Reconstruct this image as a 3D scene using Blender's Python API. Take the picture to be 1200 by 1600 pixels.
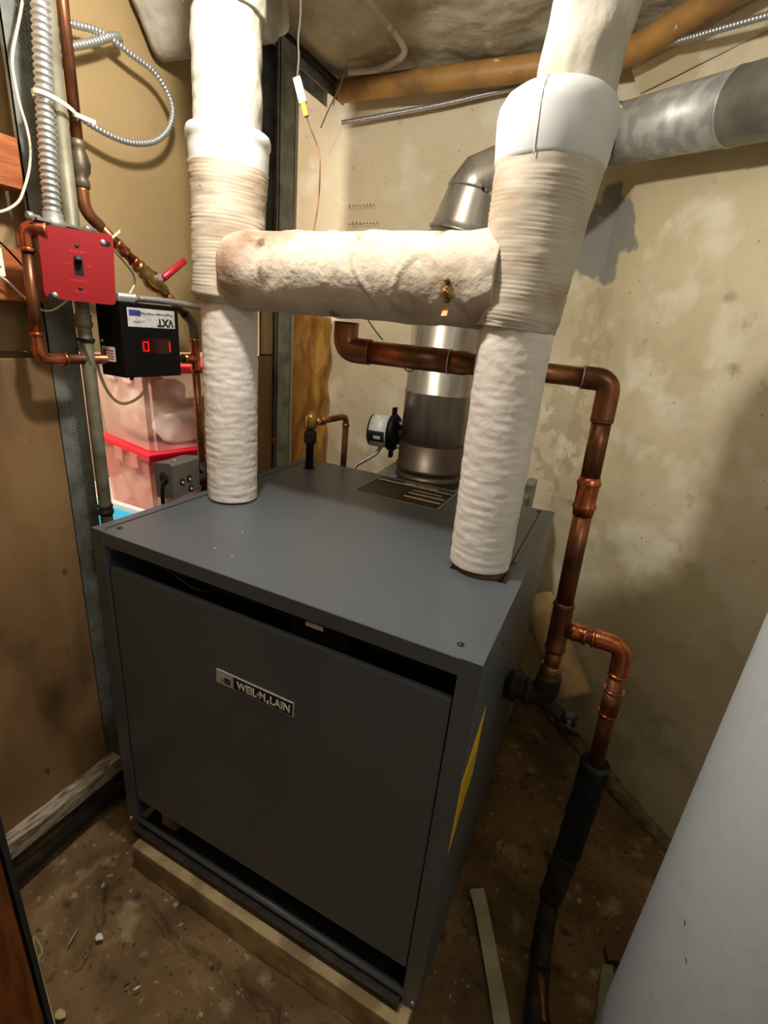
import bpy, bmesh, math, random
from mathutils import Vector, Matrix, noise
random.seed(7)
V = Vector
for o in list(bpy.data.objects): bpy.data.objects.remove(o)
SC = bpy.context.scene; COL = SC.collection

# ------------------------------------------------------------------ camera
FPX = 759.76
ROT = Matrix.Rotation(1.0, 3, 'X')
_v = V((1.8696196, 0.4857932, -0.2134201)); ROT = Matrix.Rotation(_v.length, 3, _v.normalized())   # world -> (right, down, forward)
CAM = V((1.04658, -0.67809, 1.56318))
cam_data = bpy.data.cameras.new('camera'); cam = bpy.data.objects.new('camera', cam_data); COL.objects.link(cam)
cam_data.sensor_fit = 'HORIZONTAL'; cam_data.sensor_width = 36; cam_data.lens = 36*FPX/1200
cam_data.clip_start = 0.02
m = Matrix((ROT[0], -ROT[1], -ROT[2])).transposed().to_4x4(); m.translation = CAM
cam.matrix_world = m
SC.camera = cam

# ------------------------------------------------------------------ light
w = bpy.data.worlds.new('world'); SC.world = w; w.use_nodes = True
w.node_tree.nodes['Background'].inputs[0].default_value = (0.9, 0.85, 0.75, 1)
w.node_tree.nodes['Background'].inputs[1].default_value = 0.02
def lamp(name, loc, watts, size, col):
    d = bpy.data.lights.new(name, 'POINT'); d.energy = watts; d.shadow_soft_size = size; d.color = col
    o = bpy.data.objects.new(name, d); o.location = loc; COL.objects.link(o); return o
lamp('bulb_light', (0.39, 0.0, 2.27), 45, 0.035, (1.0, 0.94, 0.85))
lamp('fill_light', (1.9, -0.80, 2.35), 11.5, 0.2, (0.92, 0.96, 1.0))  # added fill without a real lamp, lifts the right wall and tank
lamp('storage_light', (-0.55, 0.02, 1.95), 52, 0.08, (1.0, 0.93, 0.86))
SC.view_settings.view_transform = 'Standard'; SC.view_settings.look = 'None'
SC.view_settings.exposure = 0.0; SC.view_settings.gamma = 1.0; SC.view_settings.use_curve_mapping = False

# ------------------------------------------------------------------ measuring helpers (points on real planes)
def ray(x, y): return ROT.transposed() @ V(((x-600)/FPX, (y-800)/FPX, 1.0))
def onx(x, y, X): v = ray(x, y); return CAM + v*((X-CAM.x)/v.x)
def ony(x, y, Y): v = ray(x, y); return CAM + v*((Y-CAM.y)/v.y)
def onz(x, y, Z): v = ray(x, y); return CAM + v*((Z-CAM.z)/v.z)

# ------------------------------------------------------------------ materials
def lin(c):
    return tuple((x/12.92 if x <= .04045 else ((x+.055)/1.055)**2.4) for x in (v/255 for v in c))
def mat(name, c, rough=.6, metal=0.0, c2=None, scale=8, lo=.4, hi=.6, bump=0.0, bscale=40, spec=.5, layers=(), stretch=(1, 1, 1), bstretch=(1, 1, 1), detail=6, coat=0, bdist=.01):
    """principled material: base colour c, mottled to c2, further (colour, scale, lo, hi) layers, noise bump"""
    M = bpy.data.materials.new(name); M.use_nodes = True; nt = M.node_tree; N = nt.nodes; L = nt.links
    b = N['Principled BSDF']; b.inputs['Roughness'].default_value = rough; b.inputs['Metallic'].default_value = metal
    b.inputs['Specular IOR Level'].default_value = spec; b.inputs['Coat Weight'].default_value = coat
    b.inputs['Base Color'].default_value = (*lin(c), 1)
    tc = N.new('ShaderNodeTexCoord')
    def mapped(st):
        mp = N.new('ShaderNodeMapping'); mp.inputs['Scale'].default_value = st
        L.new(tc.outputs['Object'], mp.inputs['Vector']); return mp.outputs['Vector']
    prev = None
    ls = ([(c2, scale, lo, hi)] if c2 else []) + list(layers)
    for i, (cc, sc, a, z) in enumerate(ls):
        n = N.new('ShaderNodeTexNoise'); n.inputs['Scale'].default_value = sc; n.inputs['Detail'].default_value = detail
        mp = N.new('ShaderNodeMapping'); mp.inputs['Scale'].default_value = stretch; mp.inputs['Location'].default_value = (i*3.7, i*1.3, i*2.1)
        L.new(tc.outputs['Object'], mp.inputs['Vector']); L.new(mp.outputs['Vector'], n.inputs['Vector'])
        r = N.new('ShaderNodeMapRange'); r.inputs['From Min'].default_value = a; r.inputs['From Max'].default_value = z
        L.new(n.outputs['Fac'], r.inputs['Value'])
        mx = N.new('ShaderNodeMix'); mx.data_type = 'RGBA'
        L.new(r.outputs['Result'], mx.inputs['Factor'])
        if prev: L.new(prev, mx.inputs['A'])
        else: mx.inputs['A'].default_value = (*lin(c), 1)
        mx.inputs['B'].default_value = (*lin(cc), 1); prev = mx.outputs['Result']
    if prev: L.new(prev, b.inputs['Base Color'])
    if bump:
        n = N.new('ShaderNodeTexNoise'); n.inputs['Scale'].default_value = bscale; n.inputs['Detail'].default_value = 5
        L.new(mapped(bstretch), n.inputs['Vector'])
        bp = N.new('ShaderNodeBump'); bp.inputs['Strength'].default_value = bump; bp.inputs['Distance'].default_value = bdist
        L.new(n.outputs['Fac'], bp.inputs['Height']); L.new(bp.outputs['Normal'], b.inputs['Normal'])
    return M
def emit(name, c, s):
    M = bpy.data.materials.new(name); M.use_nodes = True; b = M.node_tree.nodes['Principled BSDF']
    b.inputs['Base Color'].default_value = (0.02, 0, 0, 1); b.inputs['Emission Color'].default_value = (*lin(c), 1); b.inputs['Emission Strength'].default_value = s
    return M
CONC = mat('painted_concrete', (220, 209, 178), .85, c2=(202, 189, 154), scale=1.7, lo=.42, hi=.62, bump=.55, bscale=14, bdist=.012,
           layers=[((230, 222, 198), 6, .52, .66), ((166, 152, 124), 9, .66, .78), ((130, 116, 92), 45, .70, .76)])
# patch of bare grey cement where the two concrete walls meet
def conc_patch():
    nt = CONC.node_tree; N = nt.nodes; L = nt.links; b = N['Principled BSDF']
    src = b.inputs['Base Color'].links[0].from_socket
    tc = N.new('ShaderNodeTexCoord')
    n = N.new('ShaderNodeTexNoise'); n.inputs['Scale'].default_value = 9; L.new(tc.outputs['Object'], n.inputs['Vector'])
    sub = N.new('ShaderNodeVectorMath'); sub.operation = 'SUBTRACT'; sub.inputs[1].default_value = (0.87, 1.53, 1.97); L.new(tc.outputs['Object'], sub.inputs[0])
    sc = N.new('ShaderNodeVectorMath'); sc.operation = 'MULTIPLY'; sc.inputs[1].default_value = (8, 5.5, 5.2); L.new(sub.outputs[0], sc.inputs[0])
    ln = N.new('ShaderNodeVectorMath'); ln.operation = 'LENGTH'; L.new(sc.outputs[0], ln.inputs[0])
    ad = N.new('ShaderNodeMath'); ad.operation = 'MULTIPLY_ADD'; ad.inputs[1].default_value = 1.6; L.new(n.outputs['Fac'], ad.inputs[0]); L.new(ln.outputs['Value'], ad.inputs[2])
    r = N.new('ShaderNodeMapRange'); r.inputs['From Min'].default_value = 1.62; r.inputs['From Max'].default_value = 1.72; r.inputs['To Min'].default_value = 1; r.inputs['To Max'].default_value = 0
    L.new(ad.outputs[0], r.inputs['Value'])
    mx = N.new('ShaderNodeMix'); mx.data_type = 'RGBA'; L.new(r.outputs['Result'], mx.inputs['Factor']); L.new(src, mx.inputs['A']); mx.inputs['B'].default_value = (*lin((138, 136, 128)), 1)
    # peeled, scabby paint down the joint of the two walls
    n2 = N.new('ShaderNodeTexNoise'); n2.inputs['Scale'].default_value = 13; n2.inputs['Detail'].default_value = 8; L.new(tc.outputs['Object'], n2.inputs['Vector'])
    s2 = N.new('ShaderNodeVectorMath'); s2.operation = 'SUBTRACT'; s2.inputs[1].default_value = (0.88, 1.53, 1.38); L.new(tc.outputs['Object'], s2.inputs[0])
    m2 = N.new('ShaderNodeVectorMath'); m2.operation = 'MULTIPLY'; m2.inputs[1].default_value = (5.5, 5.5, 1.5); L.new(s2.outputs[0], m2.inputs[0])
    l2 = N.new('ShaderNodeVectorMath'); l2.operation = 'LENGTH'; L.new(m2.outputs[0], l2.inputs[0])
    a2 = N.new('ShaderNodeMath'); a2.operation = 'MULTIPLY_ADD'; a2.inputs[1].default_value = 3.2; L.new(n2.outputs['Fac'], a2.inputs[0]); L.new(l2.outputs['Value'], a2.inputs[2])
    r2 = N.new('ShaderNodeMapRange'); r2.inputs['From Min'].default_value = 1.95; r2.inputs['From Max'].default_value = 2.1; r2.inputs['To Min'].default_value = .8; r2.inputs['To Max'].default_value = 0
    L.new(a2.outputs[0], r2.inputs['Value'])
    x2 = N.new('ShaderNodeMix'); x2.data_type = 'RGBA'; L.new(r2.outputs['Result'], x2.inputs['Factor']); L.new(mx.outputs['Result'], x2.inputs['A']); x2.inputs['B'].default_value = (*lin((188, 174, 144)), 1)
    L.new(x2.outputs['Result'], b.inputs['Base Color'])
conc_patch()
CEIL = mat('ceiling_plaster', (200, 194, 176), .9, c2=(158, 150, 130), scale=5, lo=.4, hi=.65, bump=.8, bscale=16, layers=[((200, 194, 175), 22, .62, .7)])
FLOOR = mat('rough_floor', (132, 106, 70), .9, c2=(92, 70, 44), scale=5, lo=.35, hi=.65, bump=.9, bscale=22, bdist=.012,
            layers=[((150, 132, 98), 10, .58, .7), ((60, 44, 28), 16, .60, .72), ((168, 150, 116), 42, .64, .72), ((70, 52, 34), 60, .62, .7)])
LOWBOARD = mat('brown_board', (142, 112, 74), .7, c2=(122, 92, 58), scale=3.5, lo=.4, hi=.65, bump=.25, bscale=20, layers=[((70, 46, 28), 12, .70, .76), ((84, 60, 36), 2.5, .56, .72)], stretch=(1, 1.6, .7))
BOARD = mat('tan_board', (168, 144, 102), .8, c2=(154, 130, 90), scale=2.2, lo=.4, hi=.65, bump=.1, bscale=90, layers=[((96, 68, 40), 7, .72, .78)])
PALEWOOD = mat('whitewashed_wood', (178, 168, 148), .8, c2=(110, 92, 70), scale=16, lo=.45, hi=.6, bump=.4, bscale=60, stretch=(6, 1, 6))
WOOD = mat('orange_wood', (170, 98, 50), .55, c2=(140, 74, 36), scale=9, lo=.4, hi=.62, bump=.15, bscale=40, stretch=(8, .8, 8), bstretch=(8, .8, 8), layers=[((120, 62, 28), 14, .62, .72)])
POSTWOOD = mat('dark_orange_wood', (140, 78, 34), .6, c2=(104, 54, 22), scale=9, lo=.4, hi=.62, bump=.15, bscale=40, stretch=(8, 8, .8), bstretch=(8, 8, .8))
CHAR = mat('charcoal_paint', (80, 86, 93), .36, c2=(84, 90, 97), scale=3, bump=.04, bscale=380, spec=.5)
CHARF = CHAR
BLACK = mat('black_plastic', (8, 8, 9), .5, spec=.18)
MATTE = mat('matt_black', (14, 13, 12), .9)
IRON = mat('black_iron', (40, 34, 29), .6, metal=.4, c2=(72, 52, 36), scale=20, lo=.5, hi=.7, bump=.3, bscale=60)
GALV = mat('galvanised_steel', (190, 192, 186), .45, metal=.35, c2=(160, 162, 158), scale=26, lo=.4, hi=.6, bump=.05, bscale=60, detail=1)
DGALV = mat('dull_galvanised_steel', (150, 152, 148), .5, metal=.6, c2=(104, 104, 98), scale=12, lo=.4, hi=.65)
STACK = mat('stack_steel', (168, 163, 152), .32, metal=.65, c2=(130, 122, 110), scale=5, lo=.4, hi=.65, stretch=(4, 4, .6))
STUD = mat('stud_steel', (150, 156, 152), .5, metal=.55, c2=(112, 116, 110), scale=14, lo=.4, hi=.65)
EMT = mat('grey_pipe', (128, 126, 108), .55, metal=.35, c2=(96, 90, 74), scale=14, lo=.4, hi=.65, bump=.1, bscale=50)
ZINC = mat('zinc_conduit', (186, 188, 188), .34, metal=.75)
COPPER = mat('dark_copper', (150, 98, 66), .36, metal=.8, c2=(98, 64, 46), scale=12, lo=.4, hi=.65, layers=[((176, 104, 70), 9, .6, .7)])
BRIGHTCU = mat('bright_copper', (206, 124, 88), .26, metal=.95, c2=(170, 92, 60), scale=26, lo=.4, hi=.65, bump=.1, bscale=60)
BRASS = mat('brass', (196, 160, 98), .3, metal=.9, c2=(150, 120, 74), scale=9)
BRONZE = mat('dull_bronze', (108, 98, 82), .5, metal=.6, c2=(80, 70, 56), scale=30)
SOLDER = mat('solder', (190, 178, 158), .35, metal=.8)
WRAP = mat('cream_pipe_wrap', (180, 176, 164), .8, c2=(158, 150, 132), scale=6, lo=.42, hi=.66, bump=.45, bscale=40, bdist=.006,
           layers=[((128, 110, 84), 9, .63, .76), ((206, 200, 182), 10, .6, .7)])
CREPE = mat('cream_crepe_tape', (188, 178, 162), .8, c2=(160, 142, 120), scale=7, lo=.45, hi=.68, bump=.3, bscale=30, bdist=.005, layers=[((112, 92, 68), 16, .7, .76)], stretch=(1, 1, 2))
WHITEWRAP = mat('white_pipe_jacket', (224, 217, 210), .75, c2=(208, 199, 190), scale=5, lo=.45, hi=.65, bump=.2, bscale=60)
GREYWRAP = mat('grey_duct_wrap', (176, 172, 160), .9, c2=(140, 134, 120), scale=8, lo=.42, hi=.64, bump=.5, bscale=24)
PVC = mat('white_pvc', (206, 208, 208), .35)
GOLD = mat('ochre_painted_pipe', (172, 128, 66), .5, c2=(128, 96, 56), scale=7, lo=.42, hi=.6, layers=[((214, 196, 160), 18, .68, .72)])
TANPIPE = mat('tan_clay_pipe', (214, 184, 140), .85, c2=(190, 158, 116), scale=14, lo=.42, hi=.64, bump=.2, bscale=90)
TANK = mat('white_tank_enamel', (200, 209, 220), .32, bump=.05, bscale=160, layers=[((192, 201, 213), 30, .5, .7)])
RED = mat('red_plate_paint', (140, 0, 12), .42)
REDPL = mat('red_plastic', (214, 20, 50), .35)
MAGENTA = mat('red_rubber_grip', (170, 24, 50), .4)
YELLOW = mat('yellow_card', (232, 190, 20), .5)
WIREW = mat('cream_wire', (224, 216, 190), .5)
WHITE = mat('white_paint', (232, 230, 222), .5)
SILVERL = mat('silver_label', (196, 196, 196), .4, c2=(180, 178, 176), scale=60)
INK = mat('black_ink', (22, 22, 24), .5)
BLUE = mat('blue_ink', (44, 60, 120), .5)
DGREY = mat('dark_grey_box_paint', (92, 88, 80), .55, bump=.05, bscale=200)
INSUL = mat('yellow_fibreglass', (206, 158, 74), .95, c2=(160, 104, 44), scale=12, lo=.4, hi=.62, bump=.9, bscale=30, stretch=(1, 1, .5))
FOAM = mat('black_foam', (16, 15, 15), .95, bump=.4, bscale=50)
CYAN = mat('cyan_plastic', (20, 176, 220), .4)
SCRIB = mat('pencil_mark', (96, 84, 62), .8)
FADED = mat('faded_pink_print', (190, 40, 52), .5)
GOLDINK = mat('gold_print', (206, 184, 140), .4)
STRIP = mat('beige_strap', (188, 180, 150), .7, c2=(164, 154, 124), scale=10)
PAPER = mat('paper_contents', (226, 214, 196), .9, c2=(190, 150, 110), scale=9, lo=.45, hi=.6)
BROWNC = mat('kraft_contents', (204, 152, 92), .9)
def clear_plastic(name, c, a):
    M = bpy.data.materials.new(name); M.use_nodes = True; nt = M.node_tree; N = nt.nodes; L = nt.links
    b = N['Principled BSDF']; b.inputs['Base Color'].default_value = (*lin(c), 1); b.inputs['Roughness'].default_value = .3
    b.inputs['Alpha'].default_value = a
    return M
CLEAR = clear_plastic('cloudy_plastic', (226, 186, 176), .42)
CLEARR = clear_plastic('rosy_cloudy_plastic', (232, 150, 144), .5)
LED = emit('red_led', (255, 14, 8), 2.2)

# ------------------------------------------------------------------ mesh helpers
def new(): return bmesh.new()
def box(bm, lo, hi, bev=0.0, M=None):
    lo = V(lo); hi = V(hi)
    r = bmesh.ops.create_cube(bm, size=1); vs = r['verts']
    for v in vs:
        v.co = V([lo[i] + (v.co[i]+.5)*(hi[i]-lo[i]) for i in range(3)])
    if bev:
        es = list({e for v in vs for e in v.link_edges})
        rr = bmesh.ops.bevel(bm, geom=es, offset=bev, segments=2, affect='EDGES', profile=.7)
        vs = list({v for f in rr['faces'] for v in f.verts} | {v for v in vs if v.is_valid})
    if M is not None:
        allv = set()
        for v in vs:
            if v.is_valid: allv.add(v)
        for v in allv: v.co = M @ v.co
    return bm
def frame(d):
    d = d.normalized(); a = V((0, 0, 1)) if abs(d.z) < .9 else V((1, 0, 0))
    u = d.cross(a).normalized(); return u, d.cross(u).normalized()
def sweep(bm, pts, rads, seg=24, cap=True, disp=None):
    """tube through pts with per-point radius; parallel-transported frame; disp(i, angle, s) adds to the radius"""
    pts = [V(p) for p in pts]; n = len(pts)
    tang = []
    for i in range(n):
        a = pts[max(i-1, 0)]; b = pts[min(i+1, n-1)]; d = (b-a)
        tang.append(d.normalized() if d.length > 1e-9 else V((0, 0, 1)))
    u, vv = frame(tang[0]); rings = []; s = 0
    for i in range(n):
        if i:
            q = tang[i-1].rotation_difference(tang[i]); u = q @ u; s += (pts[i]-pts[i-1]).length
        vv = tang[i].cross(u).normalized(); u = vv.cross(tang[i]).normalized()
        ring = []
        for k in range(seg):
            a = 2*math.pi*k/seg; r = rads[i] if hasattr(rads, '__len__') else rads
            if disp: r += disp(s, a, pts[i] + (u*math.cos(a)+vv*math.sin(a))*r)
            ring.append(bm.verts.new(pts[i] + (u*math.cos(a)+vv*math.sin(a))*r))
        rings.append(ring)
    for i in range(n-1):
        for k in range(seg):
            f = bm.faces.new((rings[i][k], rings[i][(k+1) % seg], rings[i+1][(k+1) % seg], rings[i+1][k])); f.smooth = True
    if cap:
        bm.faces.new(rings[0][::-1]); bm.faces.new(rings[-1])
    return bm
def cyl(bm, a, b, r, r2=None, seg=28):
    return sweep(bm, [a, b], [r, r if r2 is None else r2], seg)
def lathe(bm, a, b, prof, seg=40):
    """profile [(distance from a towards b, radius)]"""
    a = V(a); d = (V(b)-a).normalized()
    pts = [a + d*t for t, r in prof]
    u, w_ = frame(d); rings = []
    for p, (t, r) in zip(pts, prof):
        rings.append([bm.verts.new(p + (u*math.cos(2*math.pi*k/seg)+w_*math.sin(2*math.pi*k/seg))*max(r, 1e-4)) for k in range(seg)])
    for i in range(len(rings)-1):
        for k in range(seg):
            f = bm.faces.new((rings[i][k], rings[i][(k+1) % seg], rings[i+1][(k+1) % seg], rings[i+1][k])); f.smooth = True
    bm.faces.new(rings[0][::-1]); bm.faces.new(rings[-1]); return bm
def fillet(pts, rad, n=8):
    pts = [V(p) for p in pts]; out = [pts[0]]
    for i in range(1, len(pts)-1):
        p = pts[i]; a = (pts[i-1]-p); b = (pts[i+1]-p); r = min(rad, a.length*.49, b.length*.49)
        A = p + a.normalized()*r; B = p + b.normalized()*r
        for k in range(n+1):
            t = k/n; out.append(A.lerp(p, t).lerp(p.lerp(B, t), t))
    out.append(pts[-1]); return out
def smooth(pts, n=10):
    pts = [V(p) for p in pts]; out = []
    P = [pts[0]*2-pts[1]] + pts + [pts[-1]*2-pts[-2]]
    for i in range(1, len(P)-2):
        for k in range(n):
            t = k/n; a, b, c, d = P[i-1], P[i], P[i+1], P[i+2]
            out.append(.5*((2*b)+(c-a)*t+(2*a-5*b+4*c-d)*t*t+(3*b-a-3*c+d)*t**3))
    out.append(pts[-1]); return out
def resample(pts, step):
    L = [0]
    for i in range(1, len(pts)): L.append(L[-1]+(pts[i]-pts[i-1]).length)
    n = max(2, int(L[-1]/step)); out = []; j = 0
    for k in range(n+1):
        s = L[-1]*k/n
        while j < len(L)-2 and L[j+1] < s: j += 1
        out.append(pts[j].lerp(pts[j+1], (s-L[j])/max(L[j+1]-L[j], 1e-9)))
    return out
def flex(bm, pts, r, pitch=.006, depth=.16, seg=12, per=4):
    pp = resample(pts, pitch/per)
    rr = [r*(1-depth*(.5+.5*math.cos(2*math.pi*i/per))) for i in range(len(pp))]
    return sweep(bm, pp, rr, seg)
def grid(bm, f, nu, nv):
    vs = [[bm.verts.new(f(i/nu, j/nv)) for j in range(nv+1)] for i in range(nu+1)]
    for i in range(nu):
        for j in range(nv):
            q = bm.faces.new((vs[i][j], vs[i+1][j], vs[i+1][j+1], vs[i][j+1])); q.smooth = True
    return bm
def prism(bm, poly, d):
    """extrude a planar polygon (list of points) by vector d"""
    a = [bm.verts.new(V(p)) for p in poly]; b = [bm.verts.new(V(p)+V(d)) for p in poly]; n = len(a)
    bm.faces.new(a[::-1]); bm.faces.new(b)
    for i in range(n): bm.faces.new((a[i], a[(i+1) % n], b[(i+1) % n], b[i]))
    return bm
def obj(name, bm, material, parent=None, **kw):
    bmesh.ops.recalc_face_normals(bm, faces=bm.faces[:])
    me = bpy.data.meshes.new(name); bm.to_mesh(me); bm.free(); me.materials.append(material)
    o = bpy.data.objects.new(name, me); COL.objects.link(o)
    if parent:
        o.parent = parent
        off = V(parent.get('_o', (0, 0, 0))); o.location = -off
        o['_o'] = (0.0, 0.0, 0.0)
    for k, v in kw.items(): o[k] = v
    return o
def part(name, bm, material, parent, label=None):
    o = obj(name, bm, material, parent)
    if label: o['label'] = label
    return o
def thing(name, label, cat, loc=(0, 0, 0), group=None):
    o = bpy.data.objects.new(name, None); COL.objects.link(o); o.location = loc; o.empty_display_size = .05
    o['label'] = label; o['category'] = cat; o['_o'] = tuple(float(v) for v in loc)
    if group: o['group'] = group
    return o
def tag(o, label, cat, group=None):
    o['label'] = label; o['category'] = cat
    if group: o['group'] = group
    return o
def struct(name, bm, m, parent=None):
    o = obj(name, bm, m, parent)
    if parent is None: o['kind'] = 'structure'
    return o
def lettering(name, body, size, origin, u, v, material, parent, bold=0.0, xs=1.0, depth=.0004, align='LEFT'):
    """text standing on the plane (u right, v up) at origin"""
    cu = bpy.data.curves.new(name, 'FONT'); cu.body = body; cu.size = size; cu.extrude = depth; cu.offset = bold; cu.align_x = align
    to = bpy.data.objects.new(name, cu); COL.objects.link(to); bpy.context.view_layer.update()
    me = bpy.data.meshes.new_from_object(to.evaluated_get(bpy.context.evaluated_depsgraph_get()))
    bpy.data.objects.remove(to); bpy.data.curves.remove(cu)
    u = V(u).normalized(); v = V(v).normalized(); n = u.cross(v)
    for q in me.vertices: q.co = V(origin) + u*q.co.x*xs + v*q.co.y + n*q.co.z
    me.materials.clear(); me.materials.append(material); me.name = name
    o = bpy.data.objects.new(name, me); COL.objects.link(o)
    o.parent = parent; o.location = -V(parent['_o']); o['_o'] = (0.0, 0.0, 0.0)
    return o
def nz(p, s=1.0, seed=0.0): return noise.noise(V(p)*s + V((seed, seed*1.7, seed*.3)))

# ================================================================== SETTING
H = 1.0685; W = .95; D = .90; PAD = .09
CRN = V((.883, 1.530, 0)); BD = V((.709, -.706, 0)).normalized(); BN = V((-BD.y*-1, 0, 0))
BN = V((-.706, -.709, 0)).normalized()
ZC = 2.5
CRACKS = [[onz(*q, 0) for q in ((212, 1395), (250, 1432), (262, 1450), (300, 1478), (335, 1500), (395, 1545), (430, 1580), (470, 1640))],
          [onz(*q, 0) for q in ((150, 1395), (185, 1378), (205, 1365))], [onz(*q, 0) for q in ((160, 1400), (155, 1440), (120, 1500))]]
def dist_seg(p, a, b):
    ab = b-a; t = max(0, min(1, (p-a).dot(ab)/ab.length_squared)); return (p-(a+ab*t)).length
def floor_pt(x, y):
    p = V((x, y, 0)); z = .012*nz(p, 4, 2)+.007*nz(p, 13, 5)+.003*nz(p, 45, 1) - .010
    q = p + V((nz(p, 30, 3), nz(p, 30, 8), 0))*.012
    for c in CRACKS:
        for a, b in zip(c, c[1:]):
            d = dist_seg(q, a, b)
            if d < .012: z -= .028*(1-d/.012)
    return V((x, y, z))
bm = new()
xs = [-1.8]+[-.9+.1*i for i in range(5)]+[-.4+.007*i for i in range(int(1.1/.007))]+[.71+.02*i for i in range(60)]+[2.0, 2.6]
ys = [-2.6, -2.0, -1.6, -1.3, -1.0]+[-.9+.05*i for i in range(8)]+[-.5+.007*i for i in range(int(.5/.007))]+[.0+.02*i for i in range(80)]+[1.62]
vs = [[bm.verts.new(floor_pt(x, y)) for y in ys] for x in xs]
for i in range(len(xs)-1):
    for j in range(len(ys)-1):
        f = bm.faces.new((vs[i][j], vs[i+1][j], vs[i+1][j+1], vs[i][j+1])); f.smooth = True
struct('floor', bm, FLOOR)
def lump(p, amp): return amp*(nz(p, 2.2, 4)+.5*nz(p, 6, 7)+.22*nz(p, 17, 3))
bm = grid(new(), lambda u, v: (lambda p: p + V((0, lump(p, .012), 0)))(V((-1.8+u*2.74, 1.530+.012, v*2.6))), 120, 120)
struct('wall_back', bm, CONC)
bm = grid(new(), lambda u, v: (lambda p: p - BN*(.012+lump(p, .014)))(CRN + BD*(-.05+u*2.2) + V((0, 0, v*2.6))), 130, 150)
struct('wall_right', bm, CONC)
# rough mortar lip where the floor meets the right wall
bm = new()
pp = [CRN + BD*t + BN*.012 + V((0, 0, .006*nz((t*9, 0, 0), 1, 2))) for t in [i*.02 for i in range(80)]]
sweep(bm, pp, [.026+.012*nz(p, 12, 2) for p in pp], 10, disp=lambda s, a, p: .012*nz(p, 25, 1))
struct('trim_1', bm, mat('mortar_lip', (150, 128, 96), .95, c2=(110, 90, 62), scale=20, bump=.6, bscale=40))
E0 = CRN + BD*2.15
struct('wall_side', box(new(), (E0.x, -2.6, 0), (E0.x+.05, E0.y+.05, 2.6)), CONC)
struct('wall_front', box(new(), (-1.8, -2.65, 0), (E0.x+.05, -2.6, 2.6)), CONC)
struct('wall_storage', box(new(), (-1.85, -2.6, 0), (-1.8, 1.6, 2.6)), mat('storage_wall_paint', (232, 214, 190), .8))
bm = grid(new(), lambda u, v: (lambda p: p + V((0, 0, .02*nz(p, 3, 1)+.012*nz(p, 9, 4)+.006*nz(p, 28, 2)+.01)))(V((-1.8+u*4.3, -2.6+v*4.22, ZC+.012))), 230, 220)
struct('ceiling', bm, CEIL)
# concrete beam running along the right wall just under the ceiling
bm = new()
a0 = CRN - BD*.0; b0 = CRN + BD*2.1
for _ in (0,):
    prism(bm, [a0+V((0, 0, 2.40)), a0+BN*.055+V((0, 0, 2.45)), a0+BN*.06+V((0, 0, 2.53)), a0-BN*.01+V((0, 0, 2.53))], b0-a0)
struct('trim_2', bm, CONC)

# left partition: tan boards, the opening to the storage space between them
def board(lo, hi, name): return struct(name, box(new(), lo, hi, .003), LOWBOARD if 'upper' not in name else BOARD)
board((-.264, -2.6, .115), (-.250, .118, 1.425), 'wall_left')
board((-.354, -2.6, 1.432), (-.342, .97, 2.5), 'wall_left_upper')
board((-.354, -2.6, 1.30), (-.342, .114, 1.4315), 'wall_left_leak_strip')  # added strip behind the seam, stops storage light leaking through
board((-.284, .80, .10), (-.270, 1.028, 1.425), 'wall_left_far')
board((-.284, .97, 1.432), (-.270, 1.028, 1.80), 'wall_left_far_upper')
# wooden base plate on a brown curb
b = thing('base_plate', 'whitewashed wooden base plate under the tan board at lower left', 'base plate', (-.22, -.6, .06))
part('plate', box(new(), (-.36, -2.0, .062), (-.203, .135, .115), .003), PALEWOOD, b)
part('lower_curb', box(new(), (-.36, -2.0, -.03), (-.212, .40, .0615), .004), mat('brown_curb', (96, 74, 50), .9, c2=(60, 44, 30), scale=12, bump=.5, bscale=40), b)

def stud(y0, y1, label, z0=.0, z1=2.49, x0=-.345, x1=-.250):
    t = thing('metal_stud', label, 'stud', ((x0+x1)/2, (y0+y1)/2, z0))
    bm = new(); th = .0025
    box(bm, (x1-th, y0, z0), (x1, y1, z1)); box(bm, (x0, y0, z0), (x0+th, y1, z1)); box(bm, (x0, y1-th, z0), (x1, y1, z1))
    box(bm, (x1-.012, y0, z0), (x1, y0+th, z1))
    part('channel', bm, STUD, t)
    return t
s1 = stud(.114, .190, 'galvanised steel stud with a knurled flange behind the red switch plate', z0=.115)
bm = new()                                             # knurling: rows of small ribs pressed in the flange
for k in range(236):
    for c in range(5):
        z = .13+(k+.5*(c % 2))*.010
        box(bm, (-.2503, .147+c*.008, z), (-.2478, .1515+c*.008, z+.0052))
part('knurled_strip', bm, STUD, s1)
s2 = stud(1.034, 1.125, 'dark steel stud at the far end of the partition next to the yellow insulation', z0=.0)
part('drywall_edge', box(new(), (-.27, 1.127, .1), (-.249, 1.145, 2.47), .002), mat('drywall_edge_paper', (176, 168, 148), .8), s2, 'pale drywall edge')
# ceiling track
tr = thing('ceiling_track', 'galvanised ceiling track with a dark slot above the far stud', 'metal track', (-.30, 1.1, 2.45))
bm = new(); box(bm, (-.36, .2, 2.488), (-.275, 1.50, 2.4915)); box(bm, (-.278, .2, 2.44), (-.275, 1.50, 2.49)); box(bm, (-.36, .2, 2.44), (-.357, 1.50, 2.49))
part('channel', bm, STUD, tr)
part('shadow_gap', box(new(), (-.272, .75, 2.472), (-.245, 1.50, 2.487)), MATTE, tr, 'black gap strip')
# wood blocking
for z0, z1, yend, lab in ((1.785, 1.882, .128, 'orange wooden block at upper left with a white wire hanging over it'),
                          (1.552, 1.662, .150, 'orange wooden block behind the copper pipe left of the red switch plate')):
    o = obj('wood_block', box(new(), (-.342, -.75, z0), (-.247 if z0 > 1.7 else -.2475, yend-.018, z1), .003), WOOD); tag(o, lab, 'wood block')
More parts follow.
